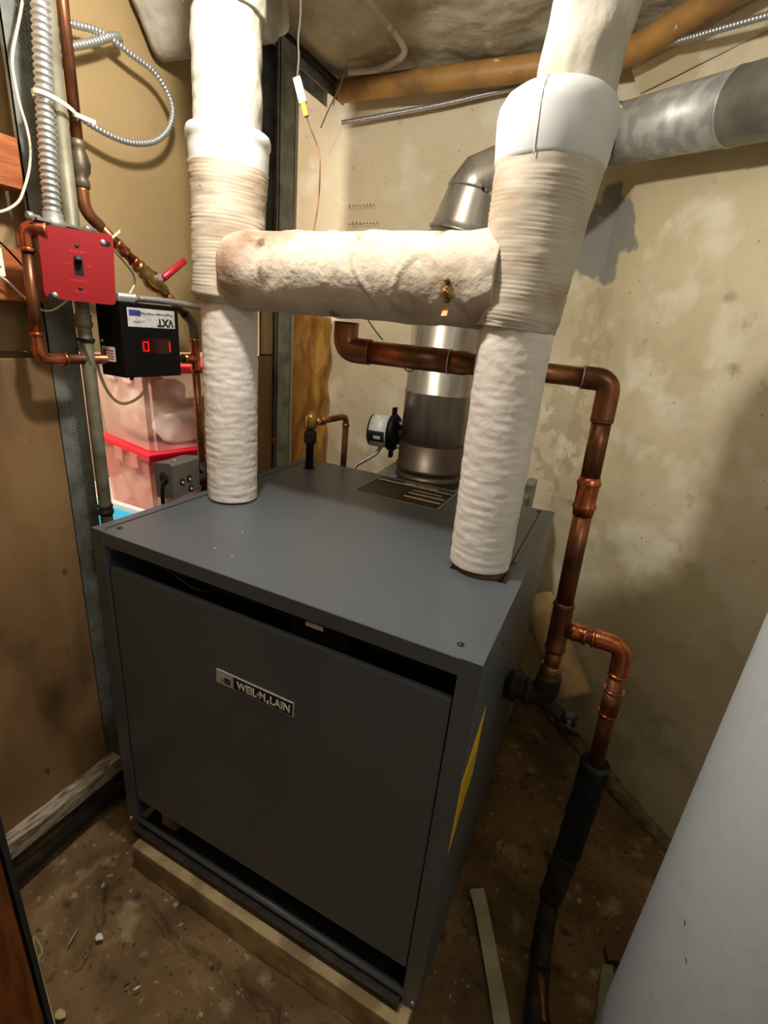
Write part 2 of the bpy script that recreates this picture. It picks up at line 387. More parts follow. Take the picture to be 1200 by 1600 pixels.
# insulation
bm = grid(new(), lambda u, v: V((-.262+.02*nz((u*.3, v*1.4, 0), 9, 3)-.05*abs(u-.5)**2, 1.15+u*.33, .1+v*1.5)), 24, 90)
r = bmesh.ops.extrude_face_region(bm, geom=bm.faces[:]); bmesh.ops.translate(bm, verts=[v for v in r['geom'] if isinstance(v, bmesh.types.BMVert)], vec=(-.09, 0, 0))
tag(obj('insulation_batt', bm, INSUL), 'yellow fibreglass insulation standing between the far stud and the back wall', 'insulation')

# ================================================================== BOILER
boiler = thing('steam_boiler', 'charcoal grey steam boiler cabinet standing on a concrete pad', 'boiler', (W/2, D/2, PAD))
def P(name, bm, m, parent=None, label=None): return part(name, bm, m, parent or boiler, label)
ft = .0015
for side in (0, 1):
    bm = new()
    X = lambda x: x if side == 0 else W-x
    def bx(x0, x1, y0, y1, z0, z1, bev=.0008):
        a, b_ = sorted((X(x0), X(x1))); box(bm, (a, y0, z0), (b_, y1, z1), bev)
    bx(0, .010, 0, D, PAD, H)                    # side sheet
    bx(.009, .039, 0, .014, PAD, H)              # front flange
    bx(.009, .026, 0.013, D, H-.012, H)          # top flange
    bx(.009, .03, D-.012, D, PAD, H-.013)        # rear flange
    sp = P('side_panel', bm, CHARF if 0 else CHAR)
    bm = new(); c = V((X(.012), -.001, PAD+.028)); lathe(bm, c, c+V((0, -1, 0)), [(-.002, .006), (.001, .006), (.003, .004), (.0035, .0005)], 14)
    P('screw', bm, ZINC, sp)
TX0, TX1 = .030, W-.0265
# riser holes are cut by building the top sheet from strips
L0 = onz(364, 776, H); R0 = onz(748, 884, H)
rL = .0688; rR = .0692
bm = new()
zt0, zt1 = H-.006, H-.002
def strip(x0, x1, y0, y1): box(bm, (x0, y0, zt0), (x1, y1, zt1))
y_cut0 = R0.y-.050; y_cut1 = R0.y+.075; xr0 = R0.x-.055; xr1 = R0.x+.075
xl0 = L0.x-.07
strip(TX0, TX1, .003, y_cut0); strip(TX0, xr0, y_cut0, y_cut1); strip(xr1, TX1, y_cut0, y_cut1); strip(TX0, TX1, y_cut1, D)
box(bm, (TX0+.009, .001, H-.036), (TX1-.009, .007, zt0+.0035), .0006)             # front skirt
top = P('top_panel', bm, CHAR)
for x, y in ((.050, .038), (.900, .040), (.905, .872), (.047, .86)):
    bm = new(); lathe(bm, (x, y, zt1-.001), (x, y, zt1+1), [(0, .0065), (.002, .0065), (.004, .004), (.0045, .0005)], 16); P('screw', bm, INK, top)
# seam across the right side of the top
P('seam', box(new(), (TX1-.016, .33, zt1-.0008), (TX1-.0135, D, zt1+.0006)), MATTE, top)
# front door panel
door = P('front_panel', box(new(), (.045, .004, .214), (W-.042, .018, .976), .003), CHARF)
P('cavity_shade', box(new(), (.039, .12, .11), (W-.039, .125, H-.02)), MATTE, None, 'black sheet for interior shade')  # matt black sheet stands in for the shade inside the cabinet
# bottom rail
P('bottom_rail', sweep(new(), [(.04, .006, .124), (W-.036, .006, .124)], [.0095, .0095], 12), CHAR, None, 'narrow glossy rail')
P('shade_apron', box(new(), (.041, -.020, PAD), (W-.041, .018, .112), .0005), IRON)  # dark apron brought forward to put shade over the pad top
P('shade_sheet', box(new(), (.041, .0185, PAD), (W-.041, .60, .104), .0005), MATTE)  # added black sheet, paints the shade in the gap below the door
P('wood_shim', box(new(), (.118, .022, .135), (.172, .10, .195), .002), mat('shim_wood', (128, 98, 82), .8, c2=(86, 60, 48), scale=12, stretch=(1, 8, 1)))
# things just visible in the dark slot above the front panel
ctl = P('control_box', box(new(), (.565, .012, .985), (.70, .06, H-.036), .003), BLACK)
P('rating_sticker', box(new(), (.600, .0108, 1.012), (.640, .0118, 1.022)), SILVERL, ctl)
P('burner_wire', sweep(new(), smooth([(.17, .04, .99), (.20, .03, 1.012), (.25, .025, 1.0), (.29, .03, .985), (.32, .05, .975)], 8), .0028, 8), mat('dark_cable', (40, 38, 36), .4))
lp = P('inner_panel', box(new(), (.1, .08, .96), (.85, .085, 1.05)), mat('dark_blue_grey', (44, 50, 58), .5))
# badge
bd = P('badge', box(new(), (.373, .0012, .783), (.584, .0045, .8195), .0006), SILVERL)
P('badge_field', box(new(), (.4235, .0006, .7855), (.582, .0013, .817)), INK, bd)
lettering('badge_lettering', 'WEIL·M', .0275, (.434, .0003, .7915), (1, 0, 0), (0, 0, 1), WHITE, bd, bold=.0007, xs=.86)
lettering('badge_lettering', 'c', .017, (.5145, .0003, .7890), (1, 0, 0), (0, 0, 1), WHITE, bd, bold=.0005, xs=.85)
lettering('badge_lettering', 'LAIN', .0275, (.5230, .0003, .7915), (1, 0, 0), (0, 0, 1), WHITE, bd, bold=.0007, xs=.90)
lettering('badge_monogram', 'w', .030, (.383, .0008, .791), (1, 0, 0), (0, 0, 1), mat('silver_grey_print', (158, 156, 154), .5), bd, bold=.0012, xs=.72)
lettering('badge_monogram', 'm', .030, (.3985, .0003, .791), (1, 0, 0), (0, 0, 1), BLUE, bd, bold=.0014, xs=.72)
# rating plate on the top
rp = P('rating_plate', box(new(), (.336, .668, zt1-.0005), (.632, .872, zt1+.0008)), INK)
bm = new(); z0, z1 = zt1+.0008, zt1+.0014
for a, b_ in (((.337, .669), (.631, .6712)), ((.337, .669), (.3392, .871)), ((.6285, .669), (.631, .871)), ((.345, .840), (.47, .850)), ((.495, .800), (.60, .806)), ((.475, .840), (.625, .845)),
              ((.495, .765), (.62, .774)), ((.495, .722), (.62, .733))):
    box(bm, (a[0], a[1], z0), (b_[0], b_[1], z1))
P('printed_bars', bm, GOLDINK, rp)
lettering('plate_lettering', 'WEIL-McLAIN', .021, (.44, .852, zt1+.0009), (1, 0, 0), (0, 1, 0), GOLDINK, rp, bold=.0007)
bm = new()
for i in range(9):
    y = .69+i*.015; x = .35
    while x < .475:
        l = random.uniform(.006, .02); box(bm, (x, y, z0), (min(x+l, .48), y+.0035, z1)); x += l+.004
P('small_print', bm, mat('grey_print', (92, 88, 80), .5), rp)
bm = new()
for (x, y) in ((.29, .19), (.36, .075), (.30, .085), (.73, .52)):
    bm = new(); lathe(bm, (x, y, zt1-.0005), (x, y, zt1+1), [(0, .0022), (.0008, .0018), (.001, .0003)], 8); P('paint_fleck', bm, WHITE, top)
# yellow sticker
q = [(W, .139, .875), (W, .118, .80), (W, .095, .66), (W, .013, .628)]
bm = new(); prism(bm, [(W+.0003, .139, .880), (W+.0003, .010, .80), (W+.0003, .010, .610), (W+.0003, .139, .700)], (.0006, 0, 0))
stk = P('energy_sticker', bm, YELLOW, None, 'yellow energy sticker')
bm = new()
for i in range(5): box(bm, (W+.0009, .03+.0*i, .65+i*.03), (W+.0013, .12, .655+i*.03))
P('sticker_print', bm, INK, stk)
bm = new(); lathe(bm, (W-.001, .22, .98), (W+1, .22, .98), [(0, .007), (.0015, .007), (.002, .003)], 14); P('side_knockout', bm, MATTE)
# draft hood behind the cabinet
hood = P('draft_hood', prism(new(), [(.215, D+.004, .99), (.235, 1.30, 1.035), (.235, 1.30, .45), (.215, D+.004, .45)], (.60, 0, 0)), DGALV, None, 'galvanised hood box')
P('hood_seam', box(new(), (.80, 1.18, .98), (.835, 1.31, 1.06), .002), DGALV, hood)
SX, SY = .437, 1.115
bm = new()
lathe(bm, (SX, SY, .95), (SX, SY, 3), [(0, .128), (.085, .128), (.088, .133), (.100, .133), (.103, .128), (.118, .128), (.122, .134), (.134, .134), (.138, .128), (.225, .128)], 56)
P('damper_collar', bm, mat('brown_grey_steel', (92, 80, 70), .42, metal=.7, c2=(74, 64, 56), scale=5), hood)
# pad
pad = obj('concrete_pad', grid(new(), lambda u, v: V((0, 0, 0)), 1, 1), CONC); bpy.data.objects.remove(pad)
bm = box(new(), (.065, -.045, -.03), (W-.01, D+.35, PAD-.001), .006)
bmesh.ops.subdivide_edges(bm, edges=bm.edges[:], cuts=14, use_grid_fill=True)
for v in bm.verts: v.co += V((0, -1, 1))*.0035*nz(v.co, 22, 3) if v.co.y < 0 else V((0, 0, 0))
tag(obj('concrete_pad', bm, mat('pad_concrete', (176, 156, 116), .9, c2=(130, 110, 78), scale=10, bump=.5, bscale=50)), 'low concrete pad under the boiler', 'pad')

# ================================================================== INSULATED STEAM PIPES
def crepe(amp, s1=70, s2=2.0, lum=.0, lf=6):
    def f(s, a, p):
        return amp*noise.noise(V((math.cos(a)*s2, math.sin(a)*s2, s*s1))) + amp*.6*noise.noise(V((math.cos(a)*s2*3, math.sin(a)*s2*3, s*s1*.5))) + lum*noise.noise(V(p)*lf*3)
    return f
def seg_pts(a, b, step=.003):
    a = V(a); b = V(b); n = max(2, int((b-a).length/step)); return [a.lerp(b, i/n) for i in range(n+1)]
def jacket(name, a, b, r, m, parent, amp=.0016, s1=70, lum=.001, step=.003, seg=64, r2=None, s2=2.0, taper=None):
    pts = seg_pts(a, b, step); n = len(pts)
    rr = [(r + ((r2 if r2 is not None else r)-r)*i/(n-1)) for i in range(n)]
    if taper: rr = [q_*taper(i/(n-1)) for i, q_ in enumerate(rr)]
    return part(name, sweep(new(), pts, rr, seg, True, crepe(amp, s1, s2, lum)), m, parent)
pip = thing('insulated_steam_header', 'white and cream insulated steam risers joined by a thick cross pipe above the boiler', 'insulated pipework', (.5, .37, H))
zt = H+.003
TL = V((.100, L0.y, 1.585)); TLt = V((.107, L0.y, 1.955))
jacket('riser_jacket', (L0.x, L0.y, zt), (TL.x, TL.y, 1.61), rL, WHITEWRAP, pip, .0014, 92, .0008, r2=.071, s2=1.7)
jacket('riser_jacket', (R0.x, R0.y, zt+.009), (.838, R0.y, 1.60), rR, WHITEWRAP, pip, .0014, 92, .0006, r2=.0725, s2=1.7)
bm = new(); lathe(bm, (R0.x, R0.y, H-.02), (R0.x, R0.y, 3), [(0, .062), (.03, .062)], 40); P('riser_end', bm, mat('brown_scorched_paper', (96, 74, 56), .9), pip)
bm = new(); lathe(bm, (L0.x, L0.y, H-.02), (L0.x, L0.y, 3), [(0, .062), (.03, .062)], 40); part('riser_end', bm, MATTE, pip)
# tees: crepe-taped sleeves with bumpy rings
def sleeve(a, b, prof, m, ringf=150, amp=.0009, lum=.002):
    a = V(a); b = V(b); n = int((b-a).length/.0026); pts = [a.lerp(b, i/n) for i in range(n+1)]
    rr = []
    for i in range(n+1):
        t = i/n; j = 0
        while j < len(prof)-2 and prof[j+1][0] < t: j += 1
        (t0, r0), (t1, r1) = prof[j], prof[j+1]; k = (t-t0)/(t1-t0); k = max(0, min(1, k)); k = k*k*(3-2*k); rr.append(r0+(r1-r0)*k)
    def d(s, ang, p):
        k = min(1, s/.012)
        return amp*math.sin(s*2*math.pi*ringf + 5*noise.noise(V((p.x*6, p.y*6, p.z*14)))) * (.35+1.3*noise.noise(V((p.x*9, p.y*9, p.z*30)))) + .0012*noise.noise(V((p.x*20, p.y*20, p.z*90))) + lum*noise.noise(V(p)*16) + (.004*noise.noise(V((math.cos(ang)*3, math.sin(ang)*3, 9))) if s < .008 else 0)
    return sweep(new(), pts, rr, 72, True, d)
part('tee_sleeve', sleeve((.098, L0.y-.002, 1.592), (.106, L0.y, 1.885), [(0, .077), (.06, .088), (.25, .0865), (.7, .086), (1, .0905)], CREPE, 128), CREPE, pip)
part('tee_sleeve', sleeve((.832, R0.y, 1.588), (.846, R0.y, 1.868), [(0, .080), (.1, .085), (.5, .087), (1, .094)], CREPE, 138), CREPE, pip)
def bell(c, r, h, lip):
    bm = new(); lathe(bm, c, c+V((0, 0, 1)), [(0, r*.965), (.008, r*.985), (h*.5, r), (h-lip*2.2, r*1.01), (h-lip*1.8, r*1.045), (h-lip*.9, r*1.05), (h-lip*.25, r*1.02), (h, r*.94), (h+.001, r*.80)], 72)
    return bm
part('pvc_cover', bell(V((.107, L0.y, 1.872)), .0905, .085, .012), PVC, pip, 'white plastic fitting cover')
bm = new(); c = V((.846, R0.y, 1.852))
lathe(bm, c, c+V((0, 0, 1)), [(0, .0925), (.01, .0965), (.045, .100), (.070, .102), (.086, .1005), (.102, .092), (.112, .078), (.117, .060)], 72)
part('pvc_cover', bm, PVC, pip, 'white domed plastic fitting cover')
bm = new()   # seam of the domed cover
pr = [(0, .0985), (.045, .102), (.070, .1035), (.086, .102), (.102, .0935), (.112, .0795)]
aa = math.radians(-96)
sweep(bm, resample(smooth([c+V((math.cos(aa)*(r_-.0015), math.sin(aa)*(r_-.0015), t)) for t, r_ in pr], 6), .004), .0009, 6); part('cover_seam', bm, PVC, pip)
jacket('upper_jacket', (.107, L0.y, 1.95), (.108, L0.y, 2.20), .0745, WRAP, pip, .0018, 45, .0045, seg=72)
jacket('upper_jacket', (.862, R0.y+.01, 1.945), (.900, R0.y+.03, 2.50), .067, WRAP, pip, .0030, 16, .0090, seg=72)
jacket('elbow_jacket', (.103, L0.y, 2.165), (.100, L0.y, 2.40), .086, WRAP, pip, .002, 30, .006, seg=60)
part('branch_jacket', sweep(new(), resample(fillet([(.100, L0.y, 2.33), (.18, .50, 2.40), (.24, .66, 2.47)], .05), .012), .080, 48, True, crepe(.002, 30, 2, .007)), WRAP, pip)
# header
HY = .362; HZ = 1.668
hp = seg_pts((.15, HY, HZ), (.80, HY-.002, HZ+.004), .003)
def hdisp(s, a, p):
    e = noise.noise(V(p)*14); e2 = noise.noise(V((p.x*30, p.y*8, p.z*8)))
    cr = max(0, .12-abs(noise.noise(V(p)*9+V((3, 1, 2)))))*.028
    return .0026*e+.0012*e2+cr
part('header_jacket', sweep(new(), hp, [.0868+.004*math.exp(-((i/len(hp)-.97)**2)/.004)+.003*math.exp(-((i/len(hp)-.03)**2)/.003) for i in range(len(hp))], 80, True, hdisp),
     mat('cream_header_wrap', (196, 186, 170), .8, c2=(174, 158, 138), scale=7, lo=.42, hi=.66, bump=.75, bscale=38, bdist=.008,
         layers=[((134, 104, 84), 4.5, .52, .68), ((226, 216, 196), 9, .62, .72), ((104, 78, 58), 12, .64, .72)]), pip, 'stained cream cross pipe jacket')
def onhdr(x, y, rr=.0885):
    v = ray(x, y); a = v.y**2+v.z**2; oy = CAM.y-HY; oz = CAM.z-HZ; b_ = 2*(v.y*oy+v.z*oz); c_ = oy*oy+oz*oz-rr*rr
    return CAM + v*((-b_-math.sqrt(max(b_*b_-4*a*c_, 0)))/(2*a))
bm = new()                       # torn spot showing yellow fibre
for px, py, s in ((698, 440, .007), (700, 448, .006), (697, 456, .008), (703, 462, .006), (699, 468, .006)):
    p = onhdr(px, py); bmesh.ops.create_icosphere(bm, subdivisions=2, radius=s, matrix=Matrix.Translation(p))
for v in bm.verts: v.co += V((nz(v.co, 160, 1), nz(v.co, 160, 2), nz(v.co, 160, 3)))*.004
part('torn_spot', bm, mat('amber_fibre', (176, 128, 50), .7, c2=(70, 50, 30), scale=60), pip)
bm = new(); p = onhdr(696, 485, .091); box(bm, (-.006, -.002, -.014), (.006, .002, .014), .001, Matrix.Translation(p)@Matrix.Rotation(-.12, 4, 'Y')@Matrix.Rotation(-.6, 4, 'X'))
part('torn_flake', bm, mat('orange_flake', (216, 160, 100), .7), pip)

# ================================================================== COPPER RETURN
ret = thing('copper_return_pipe', 'large dark copper pipe dropping to the right of the boiler', 'pipe', (1.05, .47, .75))
A1 = V((.428, .405, 1.575)); A2 = V((.428, .405, 1.513)); A3 = V((1.026, .478, 1.508)); A4 = V((1.052, .468, .775))
d12 = (A3-A2).normalized()
K1 = A2 + d12*.262                      # reducer
part('pipe', cyl(new(), A2+d12*.06, K1, .0268), COPPER, ret)
part('elbow', sweep(new(), resample(fillet([A1, A2, A2+d12*.066], .05, 10), .006), .0295, 28), COPPER, ret)
part('reducer', sweep(new(), [K1-d12*.002, K1+d12*.03, K1+d12*.045, K1+d12*.075], [.0268, .0268, .0232, .0232], 28), COPPER, ret)
def ring(p, d, r, w_, m, par, name='solder_ring'):
    d = V(d).normalized(); bm = new(); lathe(bm, V(p)-d*w_/2, V(p)+d*w_, [(0, r*.97), (w_*.25, r), (w_*.75, r), (w_, r*.97)], 28); return part(name, bm, m, par)
ring(K1-d12*.004, d12, .0285, .004, SOLDER, ret); ring(K1+d12*.075, d12, .0243, .004, SOLDER, ret)
part('pipe', cyl(new(), K1+d12*.07, A3-d12*.05, .0208), COPPER, ret)
dd = (A4-A3).normalized()
part('elbow', sweep(new(), resample(fillet([A3-d12*.055, A3, A3+dd*.085], .045, 12), .006), .0238, 28), COPPER, ret)
ring(A3-d12*.055, d12, .0243, .0035, SOLDER, ret); ring(A3+dd*.085, dd, .0243, .0035, COPPER, ret)
def dn(t): return A3 + dd*t
zt_ = lambda z: (A3.z-z)/(-dd.z)
part('pipe', cyl(new(), dn(.08), dn(zt_(1.29)), .0208), COPPER, ret)
cp = part('coupling', sweep(new(), [dn(zt_(1.30)), dn(zt_(1.292)), dn(zt_(1.288)), dn(zt_(1.284)), dn(zt_(1.276)), dn(zt_(1.272)), dn(zt_(1.238)), dn(zt_(1.234)), dn(zt_(1.228)), dn(zt_(1.224)), dn(zt_(1.21))],
      [.0225, .0235, .0262, .0262, .0235, .0232, .0232, .0262, .0262, .0235, .0225], 28), BRIGHTCU, ret)
part('pipe', cyl(new(), dn(zt_(1.212)), dn(zt_(.975)), .0208), COPPER, ret)
part('tee', sweep(new(), [dn(zt_(.985)), dn(zt_(.978)), dn(zt_(.974)), dn(zt_(.970)), dn(zt_(.86)), dn(zt_(.856)), dn(zt_(.852)), dn(zt_(.845))], [.0225, .025, .0262, .0238, .0238, .0262, .025, .0225], 28), COPPER, ret)
part('pipe', cyl(new(), dn(zt_(.85)), dn(zt_(.79)), .0208), COPPER, ret)
part('adapter', sweep(new(), [dn(zt_(z)) for z in (.805, .797, .793, .782, .778, .770, .766, .75)], [.0235, .0255, .0265, .0265, .024, .0275, .0275, .024], 28), BRASS, ret)
# branch and second drop
tj = dn(zt_(.913)); B1 = V((1.196, .462, .917)); B2 = V((1.213, .462, .55)); db = (B1-tj).normalized()
part('branch_fitting', sweep(new(), [tj+db*t for t in (.018, .030, .034, .040, .055, .059, .064, .066)], [.0215, .0215, .0242, .0215, .0215, .0242, .0242, .0205], 24), BRIGHTCU, ret)
part('pipe', cyl(new(), tj+db*.02, tj+db*.11, .019), COPPER, ret)
d2 = (B2-B1).normalized()
part('elbow', sweep(new(), resample(fillet([tj+db*.082, B1, B1+d2*.075], .045, 12), .006), .0222, 28), BRIGHTCU, ret)
ring(tj+db*.080, db, .0246, .006, BRIGHTCU, ret); ring(tj+db*.092, db, .0240, .004, BRIGHTCU, ret); ring(B1+d2*.075, d2, .0248, .006, BRIGHTCU, ret)
part('pipe', cyl(new(), B1+d2*.07, B2, .0192), COPPER, ret)
for z in (.795, .725):
    ring(B1+d2*(.917-z), d2, .0245, .006, BRIGHTCU, ret)
part('coupling', cyl(new(), B1+d2*(.917-.79), B1+d2*(.917-.73), .0215), COPPER, ret)
# foam sleeved lower end going into the floor line
fo = part('foam_sleeve', sweep(new(), seg_pts(B2+V((0, 0, .012)), (1.213, .462, .235), .01), .036, 24, True, lambda s, a, p: .003*nz(p, 30, 1)), FOAM, ret, 'black foam pipe sleeve')
part('wrapped_sleeve', sweep(new(), seg_pts((1.213, .462, .24), (1.205, .455, .035), .01), .033, 24, True, lambda s, a, p: .004*nz(p, 30, 4)), mat('dirty_wrap', (38, 34, 30), .9, c2=(70, 62, 52), scale=14, bump=.4), ret)
# run along the floor towards the viewer
fl = thing('floor_pipe', 'dark dirty pipe on the floor below the copper drop with short copper lengths', 'pipe', (1.2, .3, .04))
part('iron_run', sweep(new(), resample(smooth([(1.205, .42, .04), (1.20, .36, .037), (1.205, .2, .037), (1.215, .05, .037), (1.22, -.2, .037)], 10), .01), .026, 20, True, lambda s, a, p: .003*nz(p, 40, 2)), IRON, fl)
part('copper_length', sweep(new(), [ony(848, 1435, .395), ony(846, 1490, .31), onz(843, 1530, .055), onz(852, 1600, .05)], [.011, .012, .012, .012], 16), COPPER, fl)
part('coupling', cyl(new(), onz(843, 1500, .06), onz(843, 1516, .06), .016), IRON, fl)
# black iron fitting at the boiler side with a drain valve
ir = thing('iron_drain_valve', 'rusty black iron fitting and small handwheel valve beside the boiler', 'valve', (1.05, .46, .70))
part('fitting', sweep(new(), resample(fillet([A4+V((0, 0, -.005)), (1.053, .467, .705), (.965, .467, .700)], .03), .006), .031, 24, True, lambda s, a, p: .0015*nz(p, 40, 1)), IRON, ir)
part('collar', cyl(new(), (.955, .467, .70), (.985, .467, .70), .040), IRON, ir)
part('collar', cyl(new(), (1.0, .467, .70), (1.022, .467, .70), .036), IRON, ir)
va = V((1.054, .465, .685)); vb = ony(886, 1140, .40)
part('valve_body', sweep(new(), smooth([va, (1.10, .45, .68), (1.118, .43, .655), vb+V((0, .03, .03))], 8), [.019]*24+[.014], 18), IRON, ir)
part('stem', cyl(new(), vb+V((0, .03, .03)), vb, .006), BRONZE, ir)
bm = new(); dv = V((-.1, -.8, -.6)).normalized(); u_, w_ = frame(dv)
sweep(bm, [vb+(u_*math.cos(a*math.pi/16)+w_*math.sin(a*math.pi/16))*(.026+.0022*math.cos(a*math.pi/2.0)) for a in range(33)], .0042, 8)
for k in range(5):
    a = k*2*math.pi/5; cyl(bm, vb, vb+(u_*math.cos(a)+w_*math.sin(a))*.026, .0032, seg=8)
part('handwheel', bm, IRON, ir)

# ================================================================== FLUE
flue = thing('flue_pipe', 'shiny galvanised flue stack with adjustable elbow behind the cross pipe', 'flue pipe', (SX, SY, 1.17))
bm = new(); lathe(bm, (SX, SY, 1.17), (SX, SY, 3), [(0, .125), (.19, .125), (.192, .1275), (.197, .1275), (.2, .124), (.60, .124), (.72, .112)], 56); part('stack', bm, STACK, flue)
EL = [V((.455, SY, 1.885)), V((.485, SY, 2.035)), V((.60, SY+.04, 2.085)), V((.70, 1.20, 2.15)), V((.80, 1.27, 2.21))]
bm = new(); dE = (EL[1]-EL[0]).normalized()
lathe(bm, EL[0], EL[1], [(0, .118), (.004, .1215), (.009, .1215), (.012, .115), (.03, .112), (.125, .094), (.135, .094)], 48); part('elbow_lower', bm, STACK, flue)
e2 = [EL[0]+dE*.128, EL[0]+dE*.134, EL[0]+dE*.140, EL[2], EL[3], EL[4]]
part('elbow_upper', sweep(new(), e2, [.0955, .098, .0955, .0885, .086, .084], 40), STACK, flue)
DA = V((.80, 1.395, 2.231)); DA = V((.924, 1.281, 2.213)) + (V((.924, 1.281, 2.213))-V((1.191, 1.046, 2.175)))*.45
DV = (V((1.191, 1.046, 2.175))-V((.924, 1.281, 2.213))).normalized()
part('joint', sweep(new(), smooth([EL[4], V((.815, 1.33, 2.225)), DA+DV*.06], 6), .0855, 32), STACK, flue)
DM = V((1.158, 1.075, 2.180))
duct = thing('galvanised_duct', 'mottled galvanised round duct running along the right wall under the ceiling', 'duct', (1.1, 1.1, 2.1))
part('duct_section', sweep(new(), [DA, DM], [.083, .083], 48), GALV, duct)
part('seam_ring', sweep(new(), [DM-DV*.004, DM-DV*.002, DM+DV*.002, DM+DV*.004], [.083, .0865, .0865, .083], 48), GALV, duct)
part('duct_section', sweep(new(), [DM, DM+DV*1.0], [.0845, .0845], 48), mat('dull_duct_steel', (146, 146, 136), .5, metal=.35, c2=(116, 116, 106), scale=10), duct)
# damper motor
mo = thing('vent_damper_motor', 'black and silver damper motor on the left of the flue stack', 'motor', (.25, 1.1, 1.18))
mc = ony(607, 675, 1.07); mx = V((1, .12, 0)).normalized()
bm = new(); lathe(bm, mc-mx*.062, mc, [(0, .044), (.003, .052), (.008, .053), (.010, .052)], 40); part('rear_cap', bm, BLACK, mo)
part('label_band', cyl(new(), mc-mx*.053, mc+mx*.008, .0535, seg=40), SILVERL, mo, 'silver label band')
u_, w_ = frame(mx)
bm = new()
for k in range(-6, 7):
    pass
def arc_band(bm, c0, c1, r, a0, a1, n=12):
    for k in range(n):
        x0 = a0+(a1-a0)*k/n; x1 = a0+(a1-a0)*(k+1)/n
        q = [c0+(V((0, -math.cos(x0), math.sin(x0))))*r, c1+(V((0, -math.cos(x0), math.sin(x0))))*r, c1+(V((0, -math.cos(x1), math.sin(x1))))*r, c0+(V((0, -math.cos(x1), math.sin(x1))))*r]
        f = bm.faces.new([bm.verts.new(p) for p in q])
    bmesh.ops.remove_doubles(bm, verts=bm.verts[:], dist=1e-5); return bm
part('label_stripe', arc_band(new(), mc-mx*.053, mc+mx*.008, .0542, math.radians(-32), math.radians(8)), INK, mo)
part('label_box', arc_band(new(), mc-mx*.028, mc-mx*.004, .0548, math.radians(-20), math.radians(-8), 4), SILVERL, mo)
bm = new(); lathe(bm, mc+mx*.008, mc+mx, [(0, .060), (.012, .064), (.024, .054), (.030, .03)], 40); part('front_plate', bm, BLACK, mo)
for s in (1, -1):
    bm = new(); box(bm, (-.004, -.011, .058), (.006, .011, .084), .003, Matrix.Translation(mc+mx*.014)@Matrix.Rotation(0 if s > 0 else math.pi, 4, 'X')); part('ear', bm, BLACK, mo)
bm = new(); cyl(bm, mc+mx*.02, mc+mx*.095, .014); part('shaft', bm, IRON, mo)
bm = new(); cyl(bm, mc+mx*.012+V((0, 0, .045)), mc+mx*.095+V((0, .0, .01)), .006); cyl(bm, mc+mx*.012+V((0, -.01, -.04)), mc+mx*.095+V((0, 0, -.045)), .008); cyl(bm, mc+mx*.012+V((0, .01, -.02)), mc+mx*.095+V((0, .01, -.02)), .006); part('bracket_arm', bm, DGALV, mo)
bm = flex(new(), smooth([mc+mx*-.02+V((0, 0, -.05)), ony(588, 708, 1.06), ony(572, 718, 1.05), ony(556, 728, 1.04), (.14, 1.03, 1.0)], 12), .0085, .006); part('flex_conduit', bm, ZINC, mo)

for ch in mo.children:
    if not ch.name.startswith('flex'):
        T = Matrix.Translation(mc)@Matrix.Scale(1.18, 4)@Matrix.Translation(-mc); ch.data.transform(T)
# relief valve and copper discharge
rv = thing('relief_valve', 'brass relief valve on a black nipple at the back of the boiler top', 'valve', (.088, .784, H))
rb = onz(483, 731, H)
bm = new(); lathe(bm, rb, rb+V((0, 0, 1)), [(-.03, .0145), (.092, .0145), (.094, .021), (.10, .0225), (.128, .0225), (.134, .021), (.14, .014), (.15, .014)], 24); part('nipple', bm, IRON, rv)
part('base_hole', prism(new(), [rb+V((math.cos(a)*.022, math.sin(a)*.020, -.001)) for a in [k*math.pi/12 for k in range(24)]], (0, 0, .0015)), MATTE, rv)
bm = new(); lathe(bm, rb+V((0, 0, .145)), rb+V((0, 0, 3)), [(0, .016), (.004, .021), (.014, .0225), (.038, .0225), (.048, .019), (.056, .009), (.06, .004)], 24)
part('valve_body', bm, BRASS, rv)
r1 = rb+V((.010, .015, .168)); r2 = V((.13, .965, 1.245)); r3 = V((.13, .965, .70))
r1b = r1.lerp(r2, .2)
part('nipple', cyl(new(), r1, r1b, .0135), BRASS, rv)
part('discharge_pipe', sweep(new(), resample(fillet([r1b, r2, r3], .028), .006), .0118, 18), COPPER, rv)
ring(r2+V((0, 0, -.035)), (0, 0, 1), .0145, .012, BRIGHTCU, rv, 'fitting_rim'); ring(r1b, r2-r1, .0165, .012, BRIGHTCU, rv, 'fitting_rim')

# ================================================================== LEFT SIDE: pipes, conduit, switch, feeder
XP = -.16
gp = thing('grey_vertical_pipe', 'grey vertical pipe passing behind the red switch plate to the floor', 'pipe', (XP, .15, 0))
part('pipe', cyl(new(), (XP, .152, 0), (XP, .152, 2.485), .0158), EMT, gp)
for z in (1.015, 1.505):
    bm = new(); lathe(bm, (XP, .152, z), (XP, .152, 3), [(0, .0158), (.003, .0185), (.010, .0205), (.016, .0185), (.022, .0175), (.028, .0195), (.034, .0158)], 24); part('coupling', bm, IRON if z < 1.2 else EMT, gp)
bm = new(); sweep(bm, [V((XP, .152, 1.478))+V((math.cos(a)*.0178, math.sin(a)*.0178, 0)) for a in [k*math.pi/12 for k in range(25)]], .0032, 8); cyl(bm, (XP+.004, .134, 1.478), (XP+.05, .137, 1.476), .003, seg=8)
part('zip_tie', bm, BLACK, gp, 'black zip tie')
fc = thing('flexible_conduit', 'thick ribbed flexible metal conduit entering the top of the switch box', 'conduit', (-.14, .10, 1.72))
